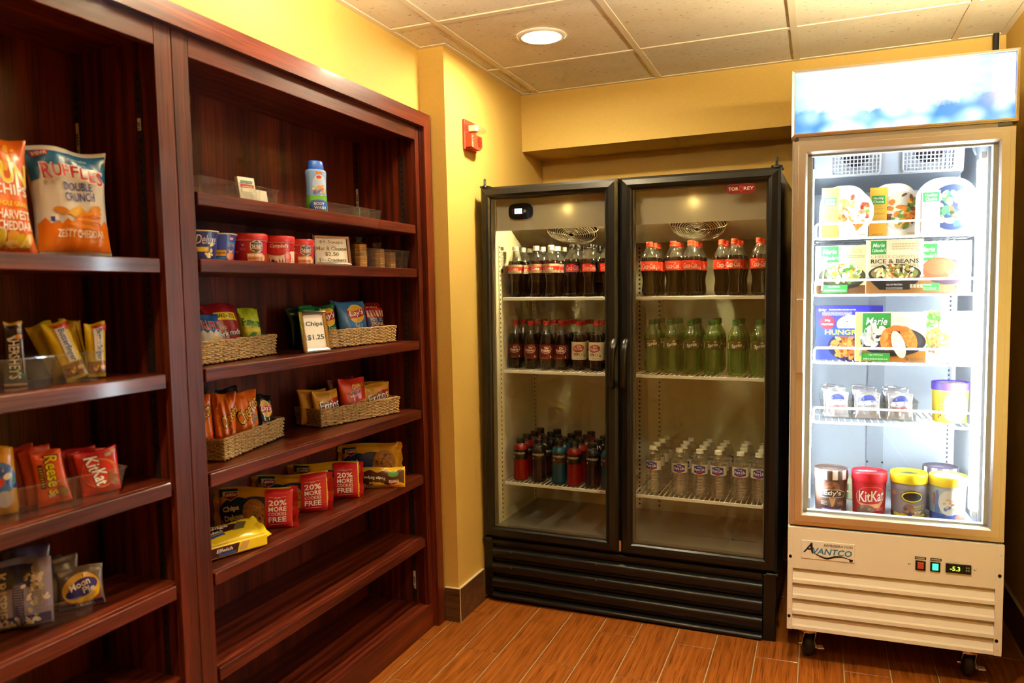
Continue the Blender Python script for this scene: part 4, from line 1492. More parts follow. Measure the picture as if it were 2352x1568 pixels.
carton('frozen_meal_box', 'meal box with a green logo and chicken with stuffing, left on the second freezer shelf', .168, .172, .035, d, 'd8c88a', .166, .125, FS[1]+.002, GB)
d = Dec()
d.rect(-.09, 0, .09, .055, '9a6a3a'); d.rect(-.09, .055, .09, .186, 'e8dcb4')
marie(d, -.076, .184, .82)
d.text('CHEESY CHIPOTLE', 0, .128, w=.152, h=.010, col='b8a070', bold=.0)
d.text('RICE & BEANS', 0, .112, w=.152, h=.015, col='3a3424', bold=.03); d.text('BOWL', .054, .0975, w=.044, h=.012, col='6a6250')
d.lines(-.010, .076, .152, .178, 3, 'c8b888'); d.lines(-.076, -.036, .094, .103, 2, 'b0a078')
d.poly([(-.083, .068), (-.074, .040), (-.046, .012), (.046, .012), (.074, .040), (.083, .068)], '1c1a18')
d.ell(0, .068, .083, .034, '26221e', n=40); d.ell(0, .070, .075, .028, '8a7a48', n=36)
d.food(0, .074, .070, .028, ['f0e0a8', 'e8d080', 'c83a28', '2a1c20', '7aa83a', 'f6ecc8', 'e09a58'], 110, 6, .11)
d.text('12G OF PROTEIN', 0, .030, w=.050, h=.006, col='f0f0ea', bold=.03); d.lines(-.026, .026, .014, .023, 2, 'd8d0c0')
for i in range(4): d.rect(.049+i*.0105, .018, .0575+i*.0105, .031, 'c8bca0')
carton('frozen_meal_box', 'tall rice and beans bowl box, middle of the second freezer shelf', .180, .188, .032, d, 'e8dcb4', .340, .112, FS[1]+.002, GB)
d = Dec()
d.rect(-.083, 0, .083, .060, '8a5a3c'); d.rect(-.083, .060, .083, .176, 'eee4c8')
marie(d, -.080, .170)
d.ell(.012, .072, .068, .044, '3a2a34', n=40); d.ell(-.012, .082, .055, .040, '8a4a30', n=36); d.ell(-.020, .090, .040, .028, '9a5a3a', n=30)
d.food(.036, .066, .028, .020, ['d8a070', 'c08050', 'e8c090', 'a06038'], 14, 2, .32)
d.rect(-.080, .008, -.012, .034, '2f8a3c'); d.text('of Protein', -.052, .028, w=.032, h=.005, col='eef4e8', bold=.02); d.lines(-.076, -.020, .012, .022, 2, 'cfe4c8')
d.text('Salisbury Steak', .034, .152, w=.060, h=.006, col='8a805c'); d.lines(.0, .070, .128, .142, 2, 'b8ac88')
for i in range(4): d.rect(.040+i*.010, .014, .048+i*.010, .025, '7a6a58')
carton('frozen_meal_box', 'meal box showing a glazed steak, right on the second freezer shelf', .168, .178, .035, d, 'eee4c8', .494, .128, FS[1]+.002, GB)
for kd, u in (('left', .168), ('middle', .338), ('right', .492)):
    carton('frozen_meal_box', f'meal box tucked behind the {kd} one on the second freezer shelf', .164, .170, .034, None, 'd8cca4', u, .168, FS[1]+.002, GB)
GC = 'frozen meals on the third freezer shelf'
d = Dec()
d.rect(-.112, 0, .112, .196, '2c3aa0'); d.rect(-.112, .150, .112, .196, '31309a')
d.ell(.035, .050, .105, .062, '14163a', n=40); d.food(.004, .052, .062, .050, ['b8682c', '9a4c1c', 'd08a44', 'c07838', '8a3e16'], 60, 8, .22)
d.ell(.010, .130, .050, .034, 'f0e8c8', n=30); d.food(.012, .132, .046, .028, ['f4eed8', 'e8deb4', 'fff8e4'], 26, 4, .3)
d.rect(-.112, .086, .112, .116, '2440b0'); d.text('HUNGRY-MAN', .020, .101, w=.200, h=.018, col='f4e83a', bold=.018, out='101848', ow=.06)
d.ell(-.072, .136, .025, .025, 'b82434', n=28); d.text('30g', -.072, .144, w=.018, h=.009, col='ffffff', bold=.02); d.text('PROTEIN', -.072, .130, w=.038, h=.007, col='ffffff', bold=.03)
d.text('Spicy', -.090, .182, w=.028, h=.011, col='f4f0e0', shear=.3); d.text('BONELESS FRIED CHICKEN PATTIES', -.022, .183, w=.090, h=.0045, col='e8e8f4', bold=.02); d.lines(-.090, .010, .163, .178, 3, 'c0c8f0')
carton('frozen_meal_box', 'blue meal box with yellow letters and fried chicken, left on the third freezer shelf', .224, .198, .032, d, '2c3aa0', .199, .165, FS[2]+.002, GC)
d = Dec()
d.rect(-.112, 0, .112, .040, 'b0702c'); d.rect(-.112, .040, .112, .175, 'eee6cc'); d.rect(-.112, 0, -.092, .175, 'd8c070')
marie(d, -.090, .172, 1.5)
d.ell(.008, .072, .104, .052, '22242a', n=44); d.ell(.008, .078, .094, .044, '3a3c40', n=40)
d.food(-.050, .090, .046, .040, ['f8f6ec', 'f0ecd8', 'fffdf6'], 30, 5, .28)
d.ell(-.006, .082, .026, .042, 'e08a40', n=26, rot=-.2); d.food(-.006, .082, .022, .034, ['e89a50', 'd07a30', 'f0a860'], 24, 8, .3)
d.ell(.058, .086, .022, .044, 'e08a40', n=26, rot=.45); d.food(.058, .086, .018, .034, ['e89a50', 'd07a30', 'f0a860'], 20, 9, .34)
d.ell(.026, .062, .020, .050, 'f6ead0', n=24, rot=.3); d.ell(.030, .118, .028, .010, 'd8783a', n=20, rot=-.25)
d.rect(-.092, .004, .0, .032, '2f9a40'); d.text('15g of Protein', -.046, .024, w=.046, h=.006, col='eef6e8', bold=.02); d.lines(-.086, -.006, .008, .016, 1, 'cfe4c8')
d.lines(.020, .098, .140, .160, 3, 'd0c8b0'); d.ell(.054, .011, .005, .005, '6a5a3c', n=12)
for i in range(4): d.rect(.064+i*.0105, .006, .0725+i*.0105, .017, '8a6a48')
d.poly([(-.101, .020), (-.094, .020), (-.084, .070), (-.089, .072)], '9a9ca4'); d.lines(-.093, -.074, .068, .104, 1, 'b8bac0', .98)
carton('frozen_meal_box', 'wide meal box with a green logo and breaded chicken, front of the third freezer shelf', .224, .176, .030, d, 'eee6cc', .331, .112, FS[2]+.002, GC)
d = Dec()
d.rect(-.078, 0, .078, .176, 'f2f0ea'); d.rect(-.078, 0, .078, .030, 'f0e0c4')
d.food(-.050, .150, .040, .030, ['6aa04a', '4a8a3a', '9ac878', '8ab860'], 40, 4, .25)
d.ell(-.020, .090, .055, .036, 'd88a4a', n=34, rot=.2); d.food(-.020, .092, .046, .028, ['e09a58', 'c87838', 'f0b478'], 40, 6, .2)
d.ell(.006, .132, .036, .036, 'f8f6f0', n=30); d.ell(.006, .132, .030, .030, 'f0c8a0', n=28); d.food(.006, .132, .026, .026, ['f6dcb8', 'eec090', 'fae8d0'], 18, 5, .36)
d.ell(-.010, .034, .062, .022, 'ffffff', n=30); d.food(-.040, .052, .034, .016, ['6a9a48', 'e05a3a', 'e8e4d4'], 24, 3, .2)
carton('frozen_meal_box', 'pale meal box with a breaded cutlet and white cup, right on the third freezer shelf', .156, .178, .032, d, 'f2f0ea', .512, .118, FS[2]+.002, GC)
carton('frozen_meal_box', 'meal box tucked behind the pale one on the third freezer shelf', .150, .172, .034, None, 'dcd8c8', .505, .160, FS[2]+.002, GC)

# clear tray of foil-wrapped ice cream bars
def tray(name, label, W, D, Hh, loc, rot, div=(), taper=.04, th=.0018, group=None, lip=True):
    t = thing(name, label, 'tray', loc, rot, group)
    mb = MB()
    def rr(w, d, z, r=.008, n=4):
        pts = []
        for cx, cy, a0 in ((w/2-r, -d/2+r, -90), (w/2-r, d/2-r, 0), (-w/2+r, d/2-r, 90), (-w/2+r, -d/2+r, 180)):
            for q in range(n+1):
                a = math.radians(a0+90*q/n)
                pts.append((cx+r*math.cos(a), cy+r*math.sin(a), z))
        return pts
    k = 1-taper
    R1 = rr(W*k, D*k, 0); R2 = rr(W, D, Hh); R3 = rr(W+.004, D+.004, Hh); R4 = rr(W+.004, D+.004, Hh-.003)
    R5 = rr(W-2*th, D-2*th, Hh-.0005); R6 = rr(W*k-2*th, D*k-2*th, th)
    n = len(R1)
    rings = [R1, R2, R4, R3, R5, R6]
    vs = [p for q in rings for p in q]
    fs = [tuple(range(n))[::-1], tuple(range(5*n, 6*n))]
    for a in range(5):
        for i in range(n):
            j = (i+1) % n
            fs.append((a*n+i, a*n+j, (a+1)*n+j, (a+1)*n+i))
    mb.add(vs, fs)
    mb.build('tray_shell', ACRYL, t)
    for x in div:
        dm = MB()
        dm.tube([(x-.004, -D*.48, .002), (x, -D*.49, Hh*.93), (x+.004, -D*.48, .002)], .0012, 5)
        dm.box(x-.0012, x+.0012, -D*.48, D*.48, .0025, Hh*.92)
        dm.build('divider', ACRYL, t)
    return t
FOIL = mat('silver_foil', attr=True, rough=.28, metal=.75)
zt = tray('clear_tray', 'clear plastic tray of foil bars on the fourth freezer shelf', .325, .17, .070, ZP(.268, .235, FS[3]+.0025), ZROT, (-.053, .055))
def klondike(u, v, lb, sub, sc, turn):
    o = pouch('ice_cream_bar', lb, 'ice cream', .080, .095, .020, 'cfd4dc', None, (0, 0, 0), 0, .12, 3, FOIL)
    d = Dec()
    d.ell(0, .066, .026, .018, '3b4486', n=26); d.rect(-.027, .046, .027, .064, 'cfd4dc')
    d.text('KLONDIKE', 0, .053, w=.064, h=.014, col='f2f4f8', bold=.018, out='4a5090', ow=.05)
    d.rect(-.026, .028, .026, .041, sc[0]); d.text(sub, 0, .0345, w=.046, h=.009, col=sc[1], bold=.04)
    d.build('printed_front', o, o_map[o.name], INK, cut=(.009, .009), off=.001)
    zplace(o, u, v, FS[3]+.0060, turn, .12)
    tag(o, lb, 'ice cream', 'foil ice cream bars')
    return o
KR = ('c8383a', 'f8f0ee'); VA = ('e8ecf2', '3a3a48')
klondike(.162, .172, 'silver foil ice cream bar with a red strip, left in the clear tray', 'KRUNCH', KR, 0)
klondike(.268, .170, 'silver foil vanilla ice cream bar with a pale strip, middle of the clear tray', 'VANILLA', VA, 0)
klondike(.374, .168, 'silver foil ice cream bar with a red strip, right in the clear tray', 'KRUNCH', KR, 0)
for k in (1, 2, 3, 4):
    for u, wh in ((.156, 'left'), (.262, 'middle'), (.368, 'right')):
        o = pouch('ice_cream_bar', f'plain foil ice cream bar, {("second", "third", "fourth", "last")[k-1]} in the {wh} row of the tray', 'ice cream', .078, .093+.004*k, .018, 'cfd4dc', None, (0, 0, 0), 0, .12, 3+k, FOIL, 'foil ice cream bars')
        zplace(o, u-.002*k, .172+.024*k, FS[3]+.0060, 0, .12)
# ice cream tubs
def tub(label, R, Hh, lidc, bodyc, dec, topdec, u, v, w, turn=0.0, lid_h=.034, stripes=None, name='ice_cream_tub'):
    t = thing(name, label, 'ice cream tub', ZP(u, v, w), (ZROT[0], ZROT[1], ZROT[2]+turn), 'ice cream tubs')
    rb_ = R*.90
    hb = Hh-lid_h
    MB().lathe([(rb_*.97, 0), (rb_, .002), (R*.965, hb+.004)], 40, col=bodyc).build('tub_body', PAPER, t)
    l = MB()
    seg = 40
    l.lathe([(R, hb), (R*1.005, hb+.003), (R*1.005, Hh-.003), (R*.985, Hh), (R*.955, Hh-.0005), (R*.95, Hh-.005), (0, Hh-.005)], seg, col=lidc)
    if stripes:
        for k in range(seg*3):
            if (k % seg) % 4 < 2: l.c[k] = stripes
    lid = l.build('lid', PLAST, t)
    if topdec: topdec.build('lid_print', lid, lambda x, y, o: (x, y, Hh-.0048+o), INK)
    if dec: dec.build('tub_print', t, on_cyl(lambda z: rb_+(R*.965-rb_)*z/hb), PAPER, cut=(.008, None), off=.0005)
    return t
TW = .5462
d = Dec()
d.ell(0, .094, .026, .026, '8a5a44', n=24); d.food(0, .094, .022, .022, ['a8745a', '6e4230', '9a664c'], 16, 3, .3)
d.poly([(-.042, .058), (.042, .060), (.050, .078), (.022, .090), (-.022, .089), (-.046, .076)], 'c8b8a0'); d.poly([(-.039, .060), (.039, .062), (.046, .077), (.020, .087), (-.020, .086), (-.042, .075)], '3e2a22')
d.text("Edy's", .001, .0745, w=.058, h=.022, col='f2ece4', bold=.02)
d.poly([(-.010, .058), (.012, .058), (.004, .026), (-.002, .026)], 'c8925c')
d.lines(-.038, -.016, .032, .048, 3, 'b09a84'); d.lines(.018, .040, .032, .048, 3, 'b09a84')
d.rect(-.036, .010, .036, .021, '50408a'); d.text('DOUBLE FUDGE BROWNIE', 0, .0155, w=.064, h=.0055, col='f0eaf4', bold=.02)
d.rect(.047, .050, .051, .090, '8a6a50')
td = Dec(); td.ell(0, 0, .048, .048, '5a463e', n=36); td.text("Edy's", -.004, .004, w=.046, h=.020, col='a8988c'); td.ell(.0, -.028, .03, .008, '7a6458', n=20)
tub('brown ice cream tub with a striped lid, front left on the freezer floor', .058, .158, '5a4438', '54382c', d, td, .145, .118, TW, .05, stripes='f0ece6')
d = Dec()
d.ell(0, .074, .052, .036, 'f0b0a0', n=36, rot=.12); d.ell(0, .075, .050, .034, 'd0202c', n=36, rot=.12)
d.poly([(-.052, .054), (-.020, .030), (.030, .036), (.054, .072), (.048, .074), (.026, .050), (-.018, .046)], 'e8b480')
d.text('KitKat', .002, .076, w=.088, h=.040, col='ffffff', bold=.04, shear=.15, rot=.10, out='8a0c14', ow=.05)
d.ell(-.018, .022, .032, .022, '7a5a4c', n=24, rot=.2); d.food(-.018, .022, .028, .018, ['8e6c5c', '6a4c40', '9a7868'], 16, 5, .32)
d.lines(.016, .042, .026, .038, 3, 'f0a8a8'); d.rect(.043, .004, .047, .042, 'b04048')
td = Dec(); td.ell(-.010, .004, .036, .020, 'f4b8b0', n=28, rot=.2); td.ell(-.010, .004, .034, .018, 'c8202c', n=28, rot=.2); td.text('KitKat', -.010, .004, w=.054, h=.018, col='ffffff', bold=.04, rot=.15); td.ell(.026, -.024, .020, .014, '6a3c34', n=18)
tub('red ice cream tub with a candy bar logo on the freezer floor', .0585, .158, 'cc1f30', 'c8202e', d, td, .2715, .112, TW, .05)
d = Dec()
d.rect(-.1, 0, .1, .018, '26262c')
d.poly([(-.06+.012*i, .018+.004*(i % 2)) for i in range(11)]+[(.06, .010), (-.06, .010)], 'e8d63a')
d.ell(.006, .082, .036, .021, '30302c', n=36); d.ell(.006, .082, .034, .019, 'f2e23a', n=36); d.ell(.006, .082, .029, .0145, '1c1c1c', n=32)
d.ell(-.004, .036, .020, .020, '8a6450', n=22); d.food(-.004, .036, .016, .016, ['9a7460', '5a3c30', 'a88470'], 12, 2, .34); d.food(.024, .028, .018, .012, ['c8a890', 'a88068', 'e0ccb8'], 10, 4, .34)
d.text('CHOCOLATE CHIP', .028, .050, w=.040, h=.007, col='e8dc50', bold=.03, rot=.18); d.text('BROWNIE', .030, .041, w=.034, h=.006, col='e8dc50', bold=.03, rot=.18)
d.ell(.0, .016, .0065, .0065, '2a5ab0', n=14); d.poly([(-.060, .094), (-.050, .100), (-.042, .090), (-.050, .082), (-.058, .084)], 'b89a86')
d.lines(-.030, .040, .003, .007, 1, '9a9aa0')
td = Dec(); td.ell(0, -.002, .030, .016, '6a7a3a', n=24); td.ell(0, .006, .016, .010, '30342c', n=20)
tub('grey ice cream tub with a yellow lid and yellow oval on the freezer floor', .060, .160, 'f0dc28', '9a98a6', d, td, .4, .122, TW, .0)
d = Dec()
d.rect(-.1, 0, .1, .030, '4a62b8'); d.poly([(-.050, .030), (-.030, .030), (-.036, .110), (-.046, .110)], '6a8ad0'); d.ell(-.002, .070, .034, .044, 'e8eef4', n=30)
d.food(.0, .060, .020, .034, ['c8a070', '8a6a50', 'd8b890', '5a6a9a'], 12, 4, .3); d.ell(.036, .018, .022, .016, 'b07a6a', n=18); d.rect(-.055, .06, -.050, .100, 'c83a3a')
td = Dec(); td.ell(0, 0, .046, .046, 'e8e0b0', n=36); td.food(0, 0, .036, .030, ['c8b890', 'a8b0c0', 'f0e8c8'], 14, 3, .3)
tub('pale blue ice cream tub with a yellow lid, front right on the freezer floor', .059, .158, 'ecd23a', 'b8cce4', d, td, .522, .120, TW, .0)
d = Dec(); d.ell(0, .09, .026, .026, '8a5a44', n=24); d.text("Edy's", 0, .070, w=.058, h=.022, col='f2ece4', bold=.02)
td = Dec(); td.ell(0, 0, .048, .048, '5a506a', n=36); td.ell(-.008, .006, .024, .014, '9a94a8', n=22)
tub('striped-lid brown ice cream tub half hidden behind the pale blue one', .0585, .158, '4e4450', '4a3a38', d, td, .520, .262, TW, .0, stripes='eceaf0')
d = Dec()
d.rect(-.056, 0, .056, .105, 'f2d43a'); d.ell(.014, .056, .044, .052, 'f6f2e4', n=34)
d.text('Butter', .004, .088, w=.056, h=.020, col='3a62b8', bold=.03, shear=.15); d.lines(-.012, .026, .068, .074, 1, 'd88a6a')
d.food(-.036, .040, .016, .040, ['8a5a3a', 'f6f0e0', 'c07a40', '6a4030'], 16, 5, .22); d.ell(.010, .022, .034, .014, 'f6ecd0', n=22); d.food(.012, .022, .03, .010, ['e8d8b0', 'fff6e0', 'd8a870'], 14, 3, .3)
td = Dec(); td.ell(0, 0, .048, .048, 'e8dcae', n=36); td.food(0, 0, .04, .03, ['d8c060', 'f0e8d0', '8a7ac0'], 14, 7, .3)
tub('yellow ice cream tub with a purple lid on the fourth freezer shelf', .0600, .142, '5a42b4', 'f2d648', d, td, .5375, .212, FS[3]+.0025, .0, lid_h=.028)
# flat frozen boxes lying at the back of the freezer floor
for k in range(2):
    mb = MB().box(-.10, .10, -.07, .07, .0, .030, 'd8cfa8' if k else 'e0d8b4', b=.0008)
    o = mb.build('flat_meal_box', PAPER)
    d = Dec(); d.rect(-.098, .003, -.02, .027, '2f8a5a'); d.text("Callender's", -.06, .015, w=.06, h=.012, col='e8f0e8', shear=.2); d.lines(.0, .09, .006, .024, 2, '8a8468')
    d.build('printed_side', o, flat_front(-.07), PAPER)
    tag(o, ('lower' if k == 0 else 'upper') + ' of two meal boxes lying flat at the back of the freezer floor', 'food box', 'flat boxes in the freezer')
    o.location = ZP(.235, .365, TW+.0006+.0312*k); o.rotation_euler = ZROT
# ------------------------------------------------------------------ snacks in the bookcases
Q90 = math.radians(90)
def at_shelf(y, x, z): return (x, y, z+.0006)
# ---- top shelf of the right bookcase
Z1 = SHR[0]
tray('clear_tray', 'clear plastic divided tray with paper packets on the top shelf', .345, .15, .045, (-.098, -1.515, Z1+.0006), (0, 0, Q90+.05), (.0, .08), .03)
def packet(label, W, Hh, th, dec, loc, rot):
    o = MB().box(-W/2, W/2, 0, th, 0, Hh, 'ece4d2', b=.0006).build('paper_packet', PAPER)
    if dec: dec.build('printed_front', o, flat_front(0), PAPER)
    o.location = loc; o.rotation_euler = rot
    return tag(o, label, 'packet', 'paper packets in the tray')
d = Dec(); d.rect(-.024, .042, .024, .052, 'b02018'); d.lines(-.022, .022, .0545, .064, 2, '1f5a48', .8); d.lines(-.020, .016, .010, .034, 4, 'b8b0a0', .3); d.lines(-.020, .018, .044, .050, 1, 'f0c8c0')
packet('white paper packet with a red and green logo standing in the left tray', .060, .074, .012, d, (-.060, -1.440, Z1+.0032), (-.18, 0, Q90-.18))
packet('small white paper packet standing nearest the right end of the left tray', .048, .040, .006, None, (-.055, -1.386, Z1+.0032), (-.15, 0, Q90))
packet('small white paper packet leaning behind another in the left tray', .050, .044, .006, None, (-.085, -1.378, Z1+.0032), (-.25, 0, Q90+.2))
t = thing('body_wash_bottle', 'blue and green body wash bottle with a blue cap on the top shelf', 'bottle', (-.075, -1.092, Z1+.0006), (0, 0, Q90-.60))
def oval(prof, k, col, seg=30):
    mb = MB()
    mb.lathe([(r, z) for r, z in prof], seg, col=col)
    mb.v = [(v[0], v[1]*k, v[2]) for v in mb.v]
    return mb
bp_ = [(.032, 0), (.036, .003), (.0365, .02), (.0345, .06), (.0335, .085), (.0355, .120), (.0365, .134), (.034, .142), (.026, .146)]
b0 = oval(bp_, .62, '7fa4dc')
for k in range(len(b0.c)):
    if k < 30*3: b0.c[k] = '5c9a34'
b0.build('bottle_body', PLAST, t)
oval([(.0265, .145), (.0275, .150), (.0245, .170), (.021, .174), (0, .175)], .66, '2358c4').build('cap', PLAST, t)
d = Dec()
d.rect(-.030, .056, .031, .138, '8cb0e4'); d.rect(-.031, .030, .031, .058, '6aa83a'); d.ell(.004, .095, .024, .030, 'b8cff0', n=28)
d.rect(-.008, .128, .014, .137, 'e87a20'); d.ell(.002, .118, .012, .008, 'd8d8e0', n=18); d.ell(.002, .118, .009, .0055, 'c03a30', n=16)
d.rect(-.030, .012, .031, .034, '2a5cb4'); d.ell(0, .034, .028, .010, '2a5cb4', n=24)
d.text('BODY', .0, .0305, w=.034, h=.010, col='f4f4f8', bold=.018); d.text('WASH', .002, .0175, w=.038, h=.010, col='f4f4f8', bold=.018)
d.food(.002, .075, .022, .022, ['e0a040', 'd05030', 'f0d8b0', '4a6ab0', 'c87830'], 16, 4, .26)
d.build('printed_front', t, lambda x, z, o: ((.0352+o)*math.sin(x/.0352), -(.0352+o*1.6)*.64*math.cos(x/.0352)-.0008, z), INK, cut=(.007, None), off=.0016)
tray('clear_tray', 'empty clear plastic divided tray at the right of the top shelf', .400, .16, .040, (-.125, -.930, Z1+.0006), (0, 0, Q90-.02), (.02, .115), .03)
packet('white card lying flat in the right tray of the top shelf', .05, .05, .004, None, (-.165, -1.085, Z1+.0035), (-1.5, 0, Q90))
# ---- soups and macaroni
Z2 = SHR[1]
def cup(label, Rt, Rb, Hh, body, lidc, dec, x, y, kind, turn=0.0):
    t = thing('soup_cup' if kind == 'soup' else 'macaroni_cup', label, 'food cup', (x, y, Z2+.0006), (0, 0, Q90+turn), 'soup and macaroni cups')
    if kind == 'soup':
        MB().lathe([(Rb, 0), (Rb+.001, .003), (Rt, Hh-.018)], 36, col=body).build('cup_body', INK, t)
        MB().lathe([(Rt+.0015, Hh-.019), (Rt+.003, Hh-.016), (Rt+.003, Hh-.002), (Rt+.001, Hh), (Rt-.004, Hh), (Rt-.005, Hh-.003), (0, Hh-.003)], 36, col=lidc).build('lid', PLAST, t)
        MB().lathe([(Rt+.0005, Hh-.021), (Rt+.0018, Hh-.0195)], 36, col='e8d8c8', cap=False).build('lid_ring', PLAST, t)
    else:
        MB().lathe([(Rb, 0), (Rb+.001, .002), (Rt, Hh-.002)], 36, col=body).build('cup_body', INK, t)
        l = MB().lathe([(Rt, Hh-.004), (Rt+.003, Hh-.003), (Rt+.003, Hh-.001), (0, Hh+.001)], 36, col=lidc)
        l.build('film_lid', mat('lid_film', attr=True, rough=.3), t)
    hb = Hh-(.018 if kind == 'soup' else .002)
    dec.build('cup_print', t, on_cyl(lambda z: Rb+(Rt-Rb)*z/hb), INK, cut=(.008, None), off=.0006)
    return t
d = Dec(); d.text('Deluxe', .020, .050, w=.060, h=.024, col='e8e8f4', shear=.3); d.rect(-.02, .018, .024, .030, 'e8c83a'); d.food(.030, .022, .018, .02, ['f0dc6a', 'e8c840', 'f6e890'], 14, 3, .3)
cup('dark blue macaroni cup cut off by the bookcase upright', .052, .042, .074, '1e2f78', 'e0d8b8', d, -.045, -1.668, 'mac', -.7)
d = Dec()
d.rect(-.010, .012, .030, .028, 'e8a428'); d.text('original', .010, .0205, w=.034, h=.0085, col='30240c', bold=.02)
d.ell(.046, .060, .008, .005, 'c03020', n=16); d.text('Kraft', .046, .060, w=.012, h=.005, col='ffffff', bold=.03)
d.text('macaroni', .046, .049, w=.026, h=.007, col='2a9ad8', bold=.04); d.text('CHEESE', .046, .041, w=.026, h=.008, col='e8a428', bold=.018)
d.ell(.045, .030, .009, .009, 'f0c030', n=18); d.ell(.045, .034, .0085, .0075, '2540a0', n=16); d.ell(.044, .012, .014, .011, 'd87a28', n=18)
d.ell(-.024, .062, .004, .006, 'c8d4f0', n=10); d.rect(-.031, .044, -.016, .053, '9ab0e8'); d.rect(-.0295, .0455, -.0175, .0515, '2a4aa8'); d.ell(-.024, .030, .007, .007, 'a8bcf0', n=16); d.ell(-.024, .030, .0055, .0055, '2a4aa8', n=14)
d.rect(-.012, .003, .028, .009, '2a8ad8'); d.lines(-.034, -.012, .036, .040, 1, 'a8bcf0')
cup('blue macaroni cup with an orange strip beside the soup cups', .054, .044, .075, '24409c', 'ded4b4', d, -.080, -1.562, 'mac', -.85)
def chunky(second, wide):
    d = Dec()
    d.poly([(.010, .035), (.030, .026), (.050, .035), (.050, .055), (.030, .064), (.010, .055)], 'f4ece4'); d.poly([(.012, .0355), (.030, .028), (.048, .0355), (.048, .0545), (.030, .062), (.012, .0545)], '3a1418')
    d.text('CHUNKY', .030, .044, w=.042, h=.013, col='f6f2ea', bold=.018, out='3a1418', ow=.04); d.text("Campbell's", .030, .0555, w=.024, h=.006, col='f0e4d8', shear=.3)
    d.rect(.018, .0365, .042, .0395, 'd88a20'); d.rect(.014, .026, .030, .030, '3c6a20')
    d.poly([(.002, .003), (.052, .004), (.052, .026), (.000, .024)], 'e0a060')
    a, b_ = second
    d.text(a, .026, .019, w=.044, h=.006, col='f6ead0', bold=.04); d.text(b_, .026, .010, w=.046, h=.006, col='a83018', bold=.04)
    d.ell(.052, .012, .007, .009, 'e8b878', n=12)
    d.text('v', -.010, .048, w=.008, h=.007, col='f4e8e0', bold=.018); d.lines(-.018, -.002, .034, .042, 2, 'd88a80'); d.rect(-.05, .027, -.022, .031, 'd8c030')
    return d
cup('red soup cup with a lid, leftmost of the three soups', .059, .056, .083, 'b31820', 'd0282c', chunky(('PUB-STYLE', 'CHICKEN POT PIE'), 1), -.090, -1.428, 'soup', -.85)
d = Dec()
d.rect(-.2, 0, .2, .037, 'e8d8bc'); d.poly([(-.09+.01*i, .030+.008*math.sin(i*.5)) for i in range(19)]+[(.09, .044), (-.09, .044)], 'b31820')
d.text("Campbell's", .012, .051, w=.056, h=.015, col='f8f2ea', shear=.3, bold=.01); d.text('Creamy Tomato', -.002, .027, w=.046, h=.007, col='5a3a28', shear=.15)
d.ell(.040, .018, .013, .017, 'c8401c', n=22, rot=.3); d.ell(.038, .022, .008, .009, 'e0622c', n=16)
d.lines(-.040, -.026, .018, .030, 3, '8a4038'); d.rect(-.014, .003, -.004, .010, '3a2c28')
cup('red and cream tomato soup cup with a lid, middle of the three soups', .059, .056, .083, 'b31820', 'd0282c', d, -.085, -1.305, 'soup', -.85)
cup('red soup cup with a lid, next to the price sign', .056, .053, .081, 'b31820', 'd0282c', chunky(('CREAMY CHICKEN', 'DUMPLINGS'), 0), -.095, -1.186, 'soup', -.85)
# ---- framed price signs
GOLD = mat('silver_gilt_frame', (.90, .87, .80), rough=.16, metal=1.0)
def sign(label, W, Hh, bw, rows_, loc, rz, lean):
    t = thing('price_sign', label, 'sign', loc, (-lean, 0, rz))
    prof = [(0, .010), (.001, .002), (bw*.35, -.001), (bw*.5, .001), (bw*.85, .004), (bw, .007)]
    f = frame_sweep(-W/2, W/2, 0, Hh, prof, .014)
    f.build('sign_frame', GOLD, t)
    s = MB().box(-W/2+bw*.8, W/2-bw*.8, .0075, .011, bw*.8, Hh-bw*.8, 'f3ead4').build('sign_card', PAPER, t)
    d = Dec()
    for tx, cx, cy, w, h in rows_:
        d.text(tx, cx, cy, w=w, h=h, col='1c1814', bold=.035)
    d.build('lettering', s, flat_front(.0074), INK)
    st = MB()
    st.add([(-.02, .014, Hh*.75), (.02, .014, Hh*.75), (.025, Hh*.30+.014, .006), (-.025, Hh*.30+.014, .006)], [(0, 1, 2, 3)])
    st.add([(-.02, .016, Hh*.75), (.02, .016, Hh*.75), (.025, Hh*.30+.016, .006), (-.025, Hh*.30+.016, .006)], [(3, 2, 1, 0)])
    st.build('easel_back', RUBBER, t)
    return t
sign('silver framed price sign for soups, macaroni and crackers', .146, .106, .013,
     [('$4-Soups', 0, .081, .092, .014), ('Mac & Cheese', 0, .060, .116, .014), ('$2.50', 0, .040, .054, .014), ('$1- Crackers', 0, .020, .106, .013)],
     (-.048, -1.043, Z2+.0012), Q90-.42, .12)
